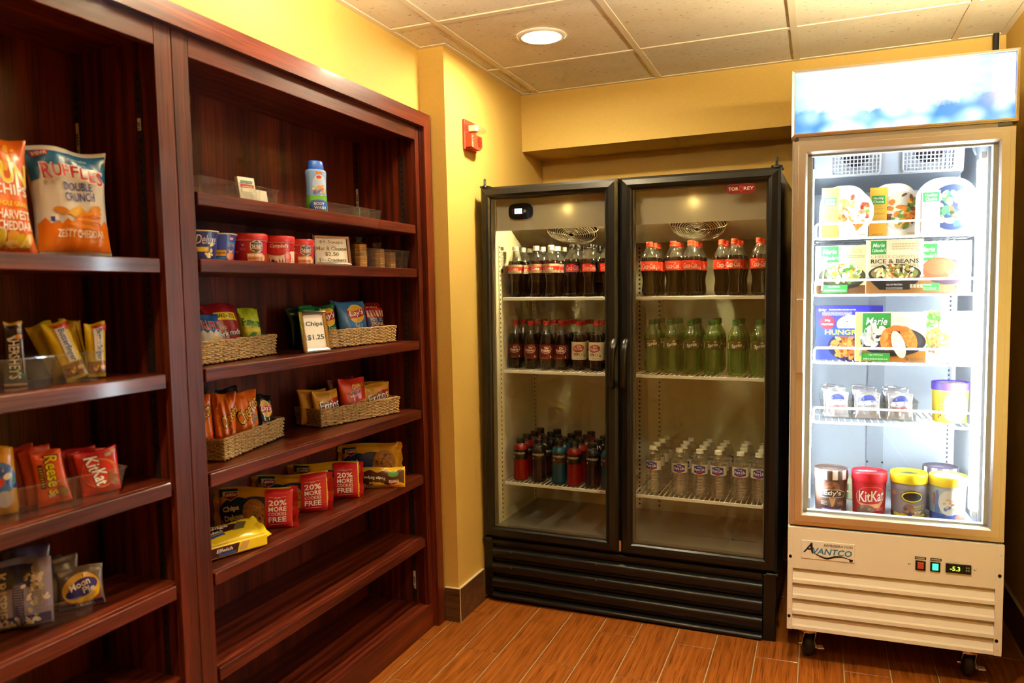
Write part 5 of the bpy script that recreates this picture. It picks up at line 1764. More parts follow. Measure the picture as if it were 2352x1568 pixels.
# ---- crackers
tray('clear_tray', 'clear plastic divided tray of cracker sleeves beside the soup sign', .34, .14, .070, (-.110, -.705, Z2+.0006), (0, 0, Q90-.04), (-.05, .062), .08)
def crackers(label, x, y, n, turn):
    t = thing('cracker_sleeve', label, 'crackers', (x, y, Z2+.0030), (0, 0, Q90+turn), 'cracker sleeves')
    r = random.Random(n+int(abs(y)*100))
    for k in range(n):
        a = r.uniform(-.06, .06)
        mb = MB()
        pts = []
        for i in range(10):
            q = 6.2832*i/10
            pts.append((.031*math.cos(q)+r.uniform(-.001, .001), .028*math.sin(q)))
        z0 = .001+k*.0063
        vs = [(x_, y_, z0) for x_, y_ in pts]+[(x_, y_, z0+.0052) for x_, y_ in pts]
        mb.add(vs, [tuple(range(10))[::-1], tuple(range(10, 20))]+[(i, (i+1) % 10, (i+1) % 10+10, i+10) for i in range(10)], ['d09a50', 'c88e44', 'd8a65c'][k % 3])
        mb.build('cracker', PAPER, t)
    hz = n*.0063
    w = MB().lathe([(.0335, 0), (.0340, hz*.5), (.0335, hz), (.026, hz+.006), (.012, hz+.010)], 14, cap=False)
    w.v = [(v[0], v[1]*.92, v[2]) for v in w.v]
    w.add([(-.022, -.003, hz+.008), (.022, .002, hz+.008), (.026, -.004, hz+.028), (.004, .004, hz+.031), (-.024, -.001, hz+.026)], [(0, 1, 2, 3, 4)])
    w.build('sleeve_film', clear_mat('amber_film', (.95, .88, .70), rough=.12, refl=1.6, body=.10, bodycol=(.8, .6, .3)), t)
crackers('tall cracker sleeve at the left end of the cracker tray', -.085, -.832, 13, .1)
crackers('cracker sleeve in the middle of the cracker tray', -.095, -.692, 11, -.2)
crackers('cracker sleeve at the right end of the cracker tray', -.105, -.592, 10, .3)
# ---- seagrass baskets
GRASS = mat('seagrass', (.42, .27, .10), rough=.75)
nt, b = nodes_of(GRASS)
n1 = tex(nt, 'ShaderNodeTexNoise', Scale=160.0, Detail=2.0)
nt.links.new(coords(nt), n1.inputs['Vector'])
nt.links.new(ramp(nt, n1.outputs[0], [(.3, (.26, .145, .045)), (.5, (.44, .28, .105)), (.7, (.60, .42, .18))]), b.inputs['Base Color'])
def basket_proto(W, D, Hh):
    def path(k, z, amp, n=150, off=0.0):
        per = 2*(W+D); r = .012; pts = []
        for i in range(n):
            s = per*i/n; q = s
            if q < W: x, y, nx, ny = -W/2+q, -D/2, 0, -1
            elif q < W+D: x, y, nx, ny = W/2, -D/2+(q-W), 1, 0
            elif q < 2*W+D: x, y, nx, ny = W/2-(q-W-D), D/2, 0, 1
            else: x, y, nx, ny = -W/2, D/2-(q-2*W-D), -1, 0
            x = max(-W/2+r*.0, min(W/2, x))
            sw = amp*math.sin(s*2*math.pi/.026+math.pi*k)
            jit = .0008*math.sin(s*77+k*3.1)+.0006*math.sin(s*191+k)
            lx = x*(1+.03*z/Hh)+nx*(sw+off); ly = y*(1+.05*z/Hh)+ny*(sw+off)
            pts.append((lx, ly, z+jit))
        return pts
    mb = MB()
    nr = 10
    for k in range(nr):
        z = .006+(Hh-.016)*k/(nr-1)
        mb.tube(path(k, z, .0028, 150), .0030, 5, True)
    wv = mb.mesh('weave', GRASS)
    st = MB()
    per = 2*(W+D); n = int(per/.026)
    base = path(0, 0, 0, n); top = path(0, Hh-.004, 0, n)
    for a, c in zip(base, top):
        st.tube([a, c], .0022, 5)
    sv = st.mesh('stakes', GRASS)
    rm = MB()
    for ph in (0, 1, 2):
        pts = path(0, Hh-.004, 0, 220)
        rm.tube([(p[0]*(1+.012*math.sin(i*.7+ph*2.09)), p[1]*(1+.03*math.sin(i*.7+ph*2.09)), p[2]+.0026*math.cos(i*.7+ph*2.09)) for i, p in enumerate(pts)], .0026, 5, True)
    rv = rm.mesh('rim', GRASS)
    bm_ = MB()
    for ph in (0, 1):
        pts = path(0, .004, 0, 200)
        bm_.tube([(p[0]*(1+.010*math.sin(i*.7+ph*3.14)), p[1]*(1+.03*math.sin(i*.7+ph*3.14)), p[2]+.002*math.cos(i*.7+ph*3.14)) for i, p in enumerate(pts)], .0026, 5, True)
    bm_.box(-W/2, W/2, -D/2, D/2, .003, .006)
    bv = bm_.mesh('base', GRASS)
    return wv, sv, rv, bv
BK = basket_proto(.385, .135, .064)
def basket(label, fl, ang, z):
    """fl = front left bottom corner, ang = heading of the long side"""
    ang = math.radians(ang)
    ex = Vector((math.cos(ang), math.sin(ang), 0)); ey = Vector((-math.sin(ang), math.cos(ang), 0))
    c = Vector((fl[0], fl[1], 0)) + ex*.1925 + ey*.0675
    t = thing('seagrass_basket', label, 'basket', (c.x, c.y, z+.0026), (0, 0, ang), 'woven snack baskets')
    for nm, me in zip(('weave', 'stakes', 'rim', 'base'), BK):
        o = link(nm, me, t)
        if nm in ('weave', 'stakes'): stuff(o)
    return c, ex, ey, ang
Z3, Z4 = SHR[2], SHR[3]
b1 = basket('woven seagrass basket with a red and a lime chip bag, under the soup cups', (-.080, -1.635), 99, Z3)
b2 = basket('woven seagrass basket with blue and green chip bags beside the chips sign', (-.112, -1.008), 83, Z3)
b3 = basket('woven seagrass basket with orange chip bags', (-.076, -1.572), 104, Z4)
b4 = basket('woven seagrass basket with tan corn chip bags', (-.142, -1.020), 76, Z4)
sign('silver framed upright chips price sign in front of a basket', .110, .138, .015, [('Chips', 0, .094, .072, .019), ('$1.25', 0, .050, .070, .019)], (-.045, -1.150, Z3+.0012), Q90-.22, .16)
def inb(bk, z, along, depth):
    c, ex, ey, ang = bk
    p = c + ex*along + ey*depth
    return (p.x, p.y, z+.0092)
def bagd(): return Dec()
GS = 'chip bags in the baskets'
# lays style oval
def lays(d, cx, cy, s, word="Lay's"):
    d.ell(cx, cy, .046*s, .040*s, 'f2d860', n=32); d.ell(cx, cy-.001, .042*s, .036*s, 'f0b83a', n=32)
    d.poly([(cx-.050*s, cy+.014*s), (cx-.020*s, cy+.010*s), (cx+.020*s, cy+.016*s), (cx+.050*s, cy+.022*s), (cx+.047*s, cy-.010*s), (cx+.010*s, cy-.016*s), (cx-.040*s, cy-.022*s)], 'b81c22')
    d.text(word, cx, cy, w=.080*s, h=.030*s, col='ffffff', bold=.018, shear=.15, rot=.06, out='7a1014', ow=.02)
# basket 1
d = bagd(); W, Hh = .118, .140
d.rect(-W/2*.98, .020, W/2*.98, .078, 'ece6d8'); d.poly([(-W/2*.98+W*.98*i/8, .078+.010*(i % 2)) for i in range(9)]+[(W/2*.98, .070), (-W/2*.98, .070)], 'ece6d8')
d.text('RUFFLES', .004, .102, w=.088, h=.026, col='c0222c', bold=.018, rot=-.06, out='f2ece2', ow=.06); d.ell(.020, .046, .030, .018, 'e8b850', n=20, rot=-.4); d.ell(.012, .056, .024, .010, 'f0cc70', n=18, rot=-.3)
pouch('chip_bag', 'small blue and white ridged chip bag cut off by the upright', 'chip bag', W, Hh, .045, '2a5fa8', d, inb(b1, Z3, -.125, -.015), Q90-.12, .22, 21, group=GS)
d = bagd(); W, Hh = .165, .172
d.poly([(-.048, .128), (-.040, .142), (.050, .138), (.056, .112), (-.034, .116)], 'e8d028'); d.text('BAKEN-ETS', .006, .128, w=.078, h=.014, col='2a1c10', bold=.018, rot=-.05)
d.text('FRIED', -.022, .088, w=.032, h=.009, col='f0d8c8'); d.text('pork rinds', .004, .068, w=.120, h=.024, col='f6f0e8', bold=.018, rot=.08, out='301818', ow=.05); d.poly([(-.050, .012), (.060, .012), (.074, .050), (.010, .052), (-.030, .044)], 'd8b88a')
pouch('chip_bag', 'large red fried pork snack bag with a yellow splash', 'chip bag', W, Hh, .05, '8e1820', d, inb(b1, Z3, -.035, .030), Q90-.10, .20, 22, group=GS)
d = bagd(); W, Hh = .112, .150
d.text('Funyuns', -.002, .096, w=.092, h=.030, col='2f8a34', bold=.018, rot=-.05, out='164a1c', ow=.03); d.poly([(-.045, .066), (.045, .070), (.045, .080), (-.045, .077)], 'e8d040')
d.ell(.0, .036, .040, .030, '2f7a30', n=26); d.food(.006, .032, .036, .026, ['e0b860', 'f0d088', 'd0a048'], 18, 3, .34)
pouch('chip_bag', 'lime green onion ring snack bag', 'chip bag', W, Hh, .045, 'b8cc2a', d, inb(b1, Z3, .082, .005), Q90-.28, .20, 23, group=GS)
# basket 2
d = bagd(); W, Hh = .165, .160
lays(d, .034, .112, .98); d.text('Sour Cream', .030, .066, w=.084, h=.014, col='dfe8dc'); d.text('& Onion', .030, .049, w=.058, h=.013, col='dfe8dc'); d.ell(.050, .030, .026, .012, 'e0b050', n=18)
pouch('chip_bag', 'green onion chip bag behind the chips sign', 'chip bag', W, Hh, .05, '16683a', d, inb(b2, Z3, -.105, .0), Q90-.24, .16, 24, group=GS)
pouch('chip_bag', 'dark green chip bag at the far left of its basket', 'chip bag', .13, .150, .04, '0e4424', None, inb(b2, Z3, -.150, .045), Q90-.1, .18, 25, group=GS)
d = bagd(); W, Hh = .150, .168
lays(d, .008, .118, .98); d.text('Salt &', .014, .068, w=.042, h=.013, col='eef2f6', bold=.01); d.text('Vinegar', .012, .051, w=.058, h=.014, col='eef2f6', bold=.01); d.ell(-.040, .034, .026, .012, 'e8c060', n=18); d.ell(.010, .026, .030, .010, 'd8a840', n=18)
pouch('chip_bag', 'sky blue vinegar chip bag in front of the other blue one', 'chip bag', W, Hh, .05, '3f7ec8', d, inb(b2, Z3, .024, -.012), Q90-.26, .14, 26, group=GS)
pouch('chip_bag', 'blue chip bag peeking out behind the sky blue one', 'chip bag', .14, .170, .035, '2a66ac', None, inb(b2, Z3, -.005, .030), Q90-.2, .14, 27, group=GS)
d = bagd(); W, Hh = .105, .150
d.rect(-.050, .062, .050, .104, '2a3a94'); d.text('POTATO', .0, .093, w=.072, h=.014, col='f2eee4', bold=.018); d.text('SKINS', .0, .074, w=.070, h=.016, col='f2eee4', bold=.018)
for i in range(6): d.rect(-.048+i*.017, .108, -.039+i*.017, .138, 'ece4da')
d.rect(-.050, .042, .050, .060, 'd87a20'); d.text('CHEDDAR', 0, .051, w=.070, h=.010, col='b01c1c', bold=.018); d.ell(.0, .030, .042, .014, 'e8d8b0', n=20)
pouch('chip_bag', 'blue, white and red potato skins bag at the right of its basket', 'chip bag', W, Hh, .04, 'b4202a', d, inb(b2, Z3, .122, -.010), Q90-.30, .14, 28, group=GS)
d = bagd(); d.text('TGI FRIDAYS', -.010, .140, w=.070, h=.010, col='e8dcc8', bold=.04)
pouch('chip_bag', 'dark red snack bag behind the potato skins bag', 'chip bag', .120, .165, .035, '7c1a1e', d, inb(b2, Z3, .135, .030), Q90-.3, .14, 29, group=GS)
# basket 3
def cheetos(d, cx, cy, s, rot=0.25):
    d.text('Cheetos', cx-.006*s, cy, w=.132*s, h=.058*s, col='20140c', bold=.060, rot=rot, shear=.1)
    d.text('Cheetos', cx-.006*s, cy, w=.126*s, h=.050*s, col='f4b020', bold=.02, rot=rot, shear=.1)
d = bagd(); W, Hh = .110, .190
cheetos(d, .010, .130, .8, .5); d.rect(-.05, .01, .05, .06, 'd8401a')
pouch('chip_bag', 'orange cheese puff bag half hidden by the upright', 'chip bag', W, Hh, .05, 'd8661a', d, inb(b3, Z4, -.158, .010), Q90-.5, .12, 31, group=GS)
d = bagd(); W, Hh = .125, .190
cheetos(d, .030, .118, .78, .55); d.poly([(-.058, .010), (.058, .010), (.058, .050), (.020, .064), (-.020, .052), (-.058, .058)], 'd83c18'); d.food(.028, .070, .024, .022, ['e86a28', 'c83a1c', 'f0a040'], 14, 3, .3)
d.food(-.036, .110, .016, .05, ['f0b828', 'e89a20'], 12, 8, .2); d.text('CRUNCHY', .034, .058, w=.034, h=.010, col='e8d8b8', bold=.018, rot=.5)
pouch('chip_bag', 'crumpled orange cheese puff bag with flame marks', 'chip bag', W, Hh, .055, 'e0701c', d, inb(b3, Z4, -.105, -.012), Q90-.62, .10, 32, group=GS, wr=.0045, pinch=.12)
d = bagd(); W, Hh = .140, .188
cheetos(d, .014, .120, .98, .55); d.text('Puffs', .040, .086, w=.034, h=.016, col='8ad0c0', bold=.018, rot=.6, out='1c4a48')
d.poly([(-.066, .006), (.066, .006), (.066, .070), (.040, .050), (.010, .028), (-.030, .016)], '2a62b0'); d.food(.034, .040, .030, .028, ['f09030', 'e87020', 'e8b070'], 14, 5, .32)
pouch('chip_bag', 'orange puff snack bag with a blue lower corner', 'chip bag', W, Hh, .055, 'e8701a', d, inb(b3, Z4, -.012, .004), Q90-.38, .12, 33, group=GS)
d = bagd(); W, Hh = .108, .165
lays(d, .004, .110, .80); d.text('Barbecue', .008, .058, w=.074, h=.015, col='e8e8e8', bold=.01, rot=.12)
pouch('chip_bag', 'black barbecue chip bag at the right of its basket', 'chip bag', W, Hh, .045, '1a1816', d, inb(b3, Z4, .082, -.005), Q90-.35, .14, 34, group=GS)
pouch('chip_bag', 'black chip bag peeking out behind the orange puff bags', 'chip bag', .125, .196, .03, '15130f', None, inb(b3, Z4, -.045, .046), Q90-.2, .12, 35, group=GS)
# basket 4
def fritos(d, cx, cy, s, rot=.1):
    d.poly([(cx-.046*s, cy-.026*s), (cx+.040*s, cy-.030*s), (cx+.050*s, cy+.030*s), (cx+.012*s, cy+.026*s), (cx-.030*s, cy+.006*s)], 'b81c20')
    d.text('Fritos', cx, cy, w=.100*s, h=.048*s, col='30130c', bold=.060, rot=rot, shear=.12)
    d.text('Fritos', cx, cy, w=.096*s, h=.044*s, col='f8f2e8', bold=.015, rot=rot, shear=.12)
d = bagd(); fritos(d, .006, .076, 1.05); d.poly([(.020, .012), (.058, .012), (.060, .050), (.046, .060)], 'e8c86a')
pouch('chip_bag', 'tan corn chip bag in front at the left of its basket', 'chip bag', .128, .142, .045, 'c8912e', d, inb(b4, Z4, -.118, -.008), Q90-.34, .12, 41, group=GS)
d = bagd(); fritos(d, .030, .060, .9)
pouch('chip_bag', 'tan corn chip bag tucked behind the left front one', 'chip bag', .130, .150, .035, 'c08a2c', d, inb(b4, Z4, -.148, .032), Q90-.3, .12, 42, group=GS)
d = bagd(); W, Hh = .150, .175
d.text('Cheetos', .020, .140, w=.062, h=.024, col='f4b020', bold=.018, rot=.2, out='20140c', ow=.07); d.text("FLAMIN'", -.004, .108, w=.072, h=.013, col='1c0c08', bold=.018, rot=.1); d.text('HOT', .0, .094, w=.056, h=.012, col='f0e0c8', bold=.04, rot=.1)
d.poly([(-.066, .012), (.066, .012), (.066, .074), (-.030, .060)], 'e0c898'); d.food(.014, .052, .036, .014, ['d8602c', 'e87a3a', 'b84020'], 12, 5, .34)
pouch('chip_bag', 'bright red hot puff snack bag in the middle of its basket', 'chip bag', W, Hh, .05, 'd0361c', d, inb(b4, Z4, -.012, .004), Q90-.36, .12, 43, group=GS)
pouch('chip_bag', 'dark red snack bag behind the bright red one', 'chip bag', .150, .185, .035, '6c1414', None, inb(b4, Z4, -.062, .040), Q90-.25, .12, 44, group=GS)
d = bagd(); fritos(d, .004, .082, 1.15, .22); d.poly([(.010, .016), (.058, .016), (.060, .052), (.030, .050)], 'd84020'); d.ell(.036, .042, .020, .010, 'e8b840', n=16, rot=.6)
pouch('chip_bag', 'tan and red corn chip bag in front at the right of its basket', 'chip bag', .150, .155, .045, 'cc9630', d, inb(b4, Z4, .108, -.005), Q90-.38, .12, 45, group=GS)
d = bagd(); fritos(d, .010, .128, .7)
pouch('chip_bag', 'tan corn chip bag tucked behind the right front one', 'chip bag', .140, .165, .03, 'bc8a2e', d, inb(b4, Z4, .082, .036), Q90-.25, .12, 46, group=GS)
# ---- cookie packs
Z5 = SHR[4]
def keebler(d, cx, cy, s):
    d.poly([(cx-.024*s, cy+.012*s), (cx+.024*s, cy+.012*s), (cx+.024*s, cy-.002*s), (cx, cy-.016*s), (cx-.024*s, cy-.002*s)], 'f0e8dc')
    d.poly([(cx-.022*s, cy+.010*s), (cx+.022*s, cy+.010*s), (cx+.022*s, cy-.002*s), (cx, cy-.014*s), (cx-.022*s, cy-.002*s)], '8e1a20')
    d.text('Keebler', cx, cy+.004*s, w=.042*s, h=.012*s, col='f6f0e6', bold=.018)
def cookie(d, cx, cy, rx, ry, seed):
    d.ell(cx, cy, rx, ry, 'a0682c', n=30); d.food(cx, cy, rx*.92, ry*.92, ['b07a38', '8a5420', 'c08c48', '4a2812', '3a1e0e'], 44, seed, .13)
def packA(full, coconut):
    d = Dec(); x0, x1 = -.115, .115
    d.poly([(x0+.006, .104), (x0+.055, .100), (x0+.060, .124), (x0+.006, .126)], '1f4a20')
    d.ell(x0+.062, .055, .060, .046, '1c2f66', n=36); d.ell(x0+.120, .084, .045, .020, '1c2f66', n=30)
    keebler(d, x0+.040, .106, 1.0)
    d.text('Chips', x0+.040, .066, w=.052, h=.020, col='f2efe4', bold=.04, rot=.16); d.text('Deluxe', x0+.048, .041, w=.060, h=.018, col='f2efe4', bold=.04, rot=.16)
    if coconut:
        d.poly([(x0+.030, .010), (x0+.078, .018), (x0+.076, .032), (x0+.030, .024)], '1f7a5c'); d.text('Coconut', x0+.054, .021, w=.038, h=.008, col='eef4ec', bold=.02, rot=.15)
    if full:
        cookie(d, x0+.112, .056, .036, .040, 5)
        d.rect(.030, .0, .112, .126, 'c41f26')
        d.text('NOW', .068, .099, w=.018, h=.005, col='f0d8d0'); d.rect(.042, .101, .056, .1018, 'f0d8d0'); d.rect(.080, .101, .094, .1018, 'f0d8d0')
        d.text('20%', .068, .083, w=.054, h=.018, col='f8f2ec', bold=.03); d.text('MORE', .068, .063, w=.054, h=.015, col='f8f2ec', bold=.018)
        d.text('COOKIES', .068, .047, w=.054, h=.0105, col='f8f2ec'); d.text('FREE', .068, .029, w=.054, h=.017, col='f8f2ec', bold=.018); d.rect(.042, .013, .094, .0138, 'f0d8d0')
    else:
        cookie(d, x0+.168, .062, .044, .050, 7)
    return d
def cookiepack(label, d, base, end, corner, ang, seed, W=.235, Hh=.130, T=.042, lean=.10):
    ang = math.radians(ang)
    F = None
    c = Vector((corner[0], corner[1], 0)) + Vector((math.cos(ang), math.sin(ang), 0))*W/2 + Vector((-math.sin(ang), math.cos(ang), 0))*T/2
    o = pouch('cookie_pack', label, 'cookies', W, Hh, T, base, d, (c.x, c.y, Z5+.0014), ang, lean, seed, group='cookie packs', pinch=.0, seal=.006, wr=.0010, fat=.22, mapoff=.0012)
    # crimped end flaps
    for s_, cc in ((-1, base), (1, end)):
        mb = MB(); n = 9; vs = []
        for j in range(n):
            z = Hh*j/(n-1)
            wob = .004*math.sin(j*1.7+seed)
            vs += [(s_*(W/2-.004), .0-.001, z), (s_*(W/2+.016+.003*math.sin(j*2.3+seed)), wob-.004*s_, z-.003)]
        mb.add(vs, [(2*j, 2*j+1, 2*j+3, 2*j+2) for j in range(n-1)], cc, 0, False)
        mb.add([(v[0], v[1]+.0008, v[2]) for v in vs], [(2*j, 2*j+2, 2*j+3, 2*j+1) for j in range(n-1)], cc, 0, False)
        mb.build('end_flap', FILM, o)
    return o
YL = 'd8a51c'
cookiepack('yellow and red bonus cookie pack nearest the bookcase upright', packA(True, True), YL, 'b81c24', (-.252, -1.422), 30, 1, W=.225)
cookiepack('yellow and red bonus cookie pack, second in the row of cookie packs', packA(True, False), YL, 'b81c24', (-.262, -1.236), 32, 2)
cookiepack('yellow and red bonus cookie pack, third in the row, touching the brown striped pack', packA(True, False), YL, 'b81c24', (-.258, -1.052), 30, 3)
cookiepack('yellow and blue cookie pack standing at the right end of the row', packA(False, False), YL, YL, (-.262, -.728), 36, 4, Hh=.138, W=.222)
d = Dec()
d.poly([(-.090+.010*i, .016+.006*math.sin(i*.9)) for i in range(19)]+[(.090-.010*i, .062+.005*math.sin(i*1.1)) for i in range(19)], '4a2416')
d.text('Whoops!', -.010, .018, w=.060, h=.013, col='ecd23a', bold=.018, rot=math.pi-.06); d.text('Fudge Stripes', -.020, .038, w=.080, h=.014, col='f4eee2', bold=.02, rot=math.pi-.06)
keebler(d, .052, .020, .75); d.rect(-.085, .050, -.060, .058, '9a2420'); d.ell(.050, .052, .020, .012, '4c7a34', n=20)
pouch('cookie_pack', 'brown and yellow striped cookie pack standing upside down in front of the right pack', 'cookies', .185, .076, .045, YL, d, (-.062, -.775, Z5+.0014), math.radians(24), .16, 9, group='cookie packs', pinch=.0, seal=.005, wr=.001, fat=.25, mapoff=.0012)
# pack lying on its back at the front
d = Dec()
d.poly([(-.110, .050), (.040, .056), (.062, .092), (-.110, .096)], '3a1418'); d.text('Fudge', -.030, .084, w=.080, h=.020, col='f4eee4', bold=.018, shear=.2, out='8a1a20', ow=.04); d.text('Sandwich', -.050, .062, w=.060, h=.014, col='e8e0d0', bold=.03, shear=.3)
d.poly([(.010, .050), (.050, .052), (.084, .096), (.050, .100)], '6a5a38'); d.rect(-.105, .040, -.02, .049, '2a4a8a')
o = pouch('cookie_pack', 'yellow cookie pack lying flat at the front beside the bookcase upright', 'cookies', .225, .125, .050, 'e6c21e', d, (-.085, -1.535, Z5+.026), math.radians(72), 1.16, 12, group='cookie packs', pinch=.0, seal=.006, wr=.0012, fat=.22, mapoff=.0012)
o.rotation_euler = (-1.22, 0, math.radians(70))
o.location = (-.060, -1.560, Z5+.0225)
o.scale = (.86, .86, .86)
for s_ in (-1, 1):
    mb = MB()
    n = 9; vs = []
    for j in range(n):
        zz = .125*j/(n-1)
        vs += [(s_*.109, -.002, zz), (s_*(.130+.002*math.sin(j*2.1)), -.010+.003*math.sin(j*1.3), zz)]
    mb.add(vs, [(2*j, 2*j+1, 2*j+3, 2*j+2) for j in range(n-1)], 'f0d02a')
    mb.add([(v[0], v[1]+.0008, v[2]) for v in vs], [(2*j, 2*j+2, 2*j+3, 2*j+1) for j in range(n-1)], 'f0d02a')
    mb.build('end_flap', FILM, o)
d = Dec(); d.poly([(-.104, -.016), (-.006, -.016), (.004, .016), (-.104, .016)], '3a1418'); d.text('Elfwich', -.050, .004, w=.056, h=.012, col='f0e6d8', bold=.03, shear=.2); d.rect(-.07, -.014, -.01, -.006, '2a4a8a'); d.poly([(.0, -.012), (.028, -.010), (.040, .016), (.012, .016)], 'c89a5a')
sd = MB().box(-.106, .106, -.020, .0, -.020, .020, 'e6c21e', b=.004)
so = sd.build('pack_side', FILM, o)
so.location = (0, .0, .002)
so.rotation_euler = (1.22, 0, 0)
d.build('printed_side', so, flat_front(-.020), FILM)

# ---- left bookcase: big bags
ZL1, ZL2, ZL3, ZL4 = SHL[0], SHL[1], SHL[2], SHL[3]
d = Dec(); W, Hh = .205, .262; hw = W/2
d.rect(-hw*.97, .215, hw*.97, .252, '24608c'); d.poly([(hw*.97, .215), (hw*.97, .180), (hw*.78, .190), (hw*.62, .216)], '24608c'); d.poly([(-hw*.97, .215), (-hw*.97, .175), (-hw*.80, .180), (-hw*.70, .216)], '24608c')
d.rect(-hw*.97, .012, hw*.97, .075, 'e07414'); d.poly([(-hw*.97+hw*1.94*i/14, .074+.014*(i % 2)) for i in range(15)]+[(hw*.97, .070), (-hw*.97, .070)], 'e07414')
for i, ch in enumerate('RUFFLES'):
    s_ = (.036, .030, .028, .028, .028, .030, .033)[i]
    d.text(ch, -.068+i*.0228, .196-.0016*i+.006*math.sin(i*.52), w=.0240 if ch != 'R' else .028, h=s_*1.2, col='f0e8da', bold=.018, l=90)
    d.text(ch, -.068+i*.0228, .196-.0016*i+.006*math.sin(i*.52), w=.0195 if ch != 'R' else .023, h=s_*1.05, col='b41e2a', bold=.03, l=91)
d.poly([(-.085, .232), (-.050, .240), (-.046, .252), (-.088, .246)], 'b41e2a'); d.text('NEW!', -.068, .242, w=.030, h=.009, col='f4ece0', bold=.04, rot=.15)
d.text('DOUBLE', .010, .165, w=.078, h=.020, col='2b3a86', bold=.02, rot=.03); d.text('CRUNCH', .012, .140, w=.084, h=.021, col='2b3a86', bold=.02, rot=.05); d.text('RUFFLES HAVE RIDGES', .010, .232, w=.074, h=.005, col='d8e0e4')
d.poly([(-.036, .100), (.010, .120), (.030, .100), (-.008, .090)], 'dca22a'); d.ell(-.044, .104, .020, .009, 'd88a2a', n=16, rot=-.2); d.ell(.052, .108, .022, .012, 'd88a2a', n=16, rot=.4)
for i in range(7): d.poly([(-.040+i*.008, .060+i*.006), (.046+i*.004, .044+i*.009), (.050+i*.004, .051+i*.009), (-.036+i*.008, .067+i*.006)], ['e88a28', 'c86a18'][i % 2])
d.poly([(-.074, .074), (-.052, .078), (-.052, .096), (-.072, .092)], 'e8e2d4'); d.rect(-.073, .078, -.062, .090, '2b3a86'); d.text('CRUNCH', -.060, .079, w=.018, h=.005, col='2b3a86', bold=.04)
d.text('ZESTY CHEDDAR', .008, .052, w=.130, h=.018, col='f0dcb8', bold=.02); d.text('FLAVORED', .052, .036, w=.040, h=.008, col='e8b878')
GL = 'large chip bags'
pouch('chip_bag', 'large white, blue and orange cheddar chip bag on the upper shelf', 'chip bag', W, Hh, .080, 'ddd6c6', d, (-.105, -2.022, ZL1+.0006), Q90-.30, .12, 51, group=GL, pinch=.11, wr=.0035, fat=.5)
d = Dec(); W, Hh = .210, .265; hw = W/2
d.food(.040, .215, .05, .03, ['e8a020', 'f0b428', 'e08a18'], 14, 3, .2); d.text('SUN', .046, .178, w=.110, h=.046, col='f4d020', bold=.018, out='f4ecd8', ow=.05); d.text('CHIPS', .044, .140, w=.110, h=.024, col='f4ecdc', bold=.018)
d.text('WHOLE GRAIN', .040, .108, w=.104, h=.011, col='f0d040', bold=.03); d.text('HARVEST', .046, .084, w=.100, h=.020, col='f6ecdc', bold=.018); d.text('CHEDDAR', .046, .060, w=.100, h=.020, col='f6ecdc', bold=.018); d.food(.03, .026, .06, .016, ['e8c060', 'd89a30', 'c8b020'], 16, 5, .3)
pouch('chip_bag', 'large orange multigrain chip bag cut off by the left edge of the picture', 'chip bag', W, Hh, .085, 'd8641a', d, (-.105, -2.212, ZL1+.0006), Q90-.30, .12, 52, group=GL, pinch=.11, wr=.0035, fat=.5)
# ---- candy bins
def bar(name, label, W, Hh, T, base, dec, along, loc, rz, lean, seed, group, roll=0.0, m=None, cols=None):
    return pouch(name, label, 'candy', W, Hh, T, base, dec, loc, rz, lean, seed, m, group, .0, .007, .0006, .3, cols, roll, .0022)
GCN = 'candy bars in clear trays'
tray('clear_tray', 'clear plastic tray of yellow candy bars', .128, .20, .068, (-.155, -2.026, ZL2+.0006), (0, 0, Q90-.05), (), .10)
tray('clear_tray', 'clear plastic tray holding dark brown candy bars', .128, .20, .068, (-.135, -2.166, ZL2+.0006), (0, 0, Q90+.05), (), .10)
def bfd():
    d = Dec()
    d.rect(-.024, .010, .024, .045, '8a5420'); d.food(0, .028, .02, .016, ['c07a30', '5a3014', 'e0a850'], 10, 2, .34); d.poly([(-.012, .150), (.026, .150), (.026, .128)], 'c82418')
    d.rect(-.006, .048, .016, .142, 'f2efe4'); d.text('Butterfinger', .005, .094, w=.090, h=.018, col='2b5aa8', bold=.018, shear=.1, rot=-math.pi/2)
    return d
bar('candy_bar', 'yellow peanut butter candy bar leaning left in its tray', .054, .158, .018, 'e8c81c', bfd(), 0, (-.118, -2.018, ZL2+.0040), Q90-.35, .12, 61, GCN, roll=-.30)
bar('candy_bar', 'yellow peanut butter candy bar upright at the right of its tray', .050, .158, .018, 'e8c81c', bfd(), 0, (-.108, -1.975, ZL2+.0040), Q90-.35, .10, 62, GCN, roll=.04)
d = Dec(); d.food(0, .110, .02, .03, ['c07a30', '8a5420', 'f0e4c0'], 14, 6, .34); d.text('fun', .0, .080, w=.022, h=.014, col='2b5aa8', bold=.018, rot=-1.2)
bar('candy_bar', 'yellow candy bar tilted right between two others', .050, .155, .018, 'e0c01c', d, 0, (-.142, -2.000, ZL2+.0040), Q90-.35, .14, 63, GCN, roll=-.16)
bar('candy_bar', 'yellow candy bar at the back left of its tray', .054, .156, .018, 'd0b018', None, 0, (-.160, -2.030, ZL2+.0040), Q90-.30, .12, 64, GCN, roll=-.34)
bar('candy_bar', 'yellow candy bar standing at the back of its tray', .056, .168, .018, 'd8b81a', None, 0, (-.178, -1.988, ZL2+.0040), Q90-.30, .10, 65, GCN, roll=-.04)
d = Dec()
d.text("HERSHEY'S", -.002, .066, w=.096, h=.028, col='d8ccb4', bold=.018, rot=-math.pi/2); d.ell(.010, .122, .012, .006, 'c8842c', n=16); d.rect(.008, .132, .020, .142, 'c0b4a8'); d.poly([(-.020, .118), (.002, .128), (.004, .122), (-.018, .112)], 'd8d0b8'); d.rect(.019, .03, .022, .115, '8a5a24')
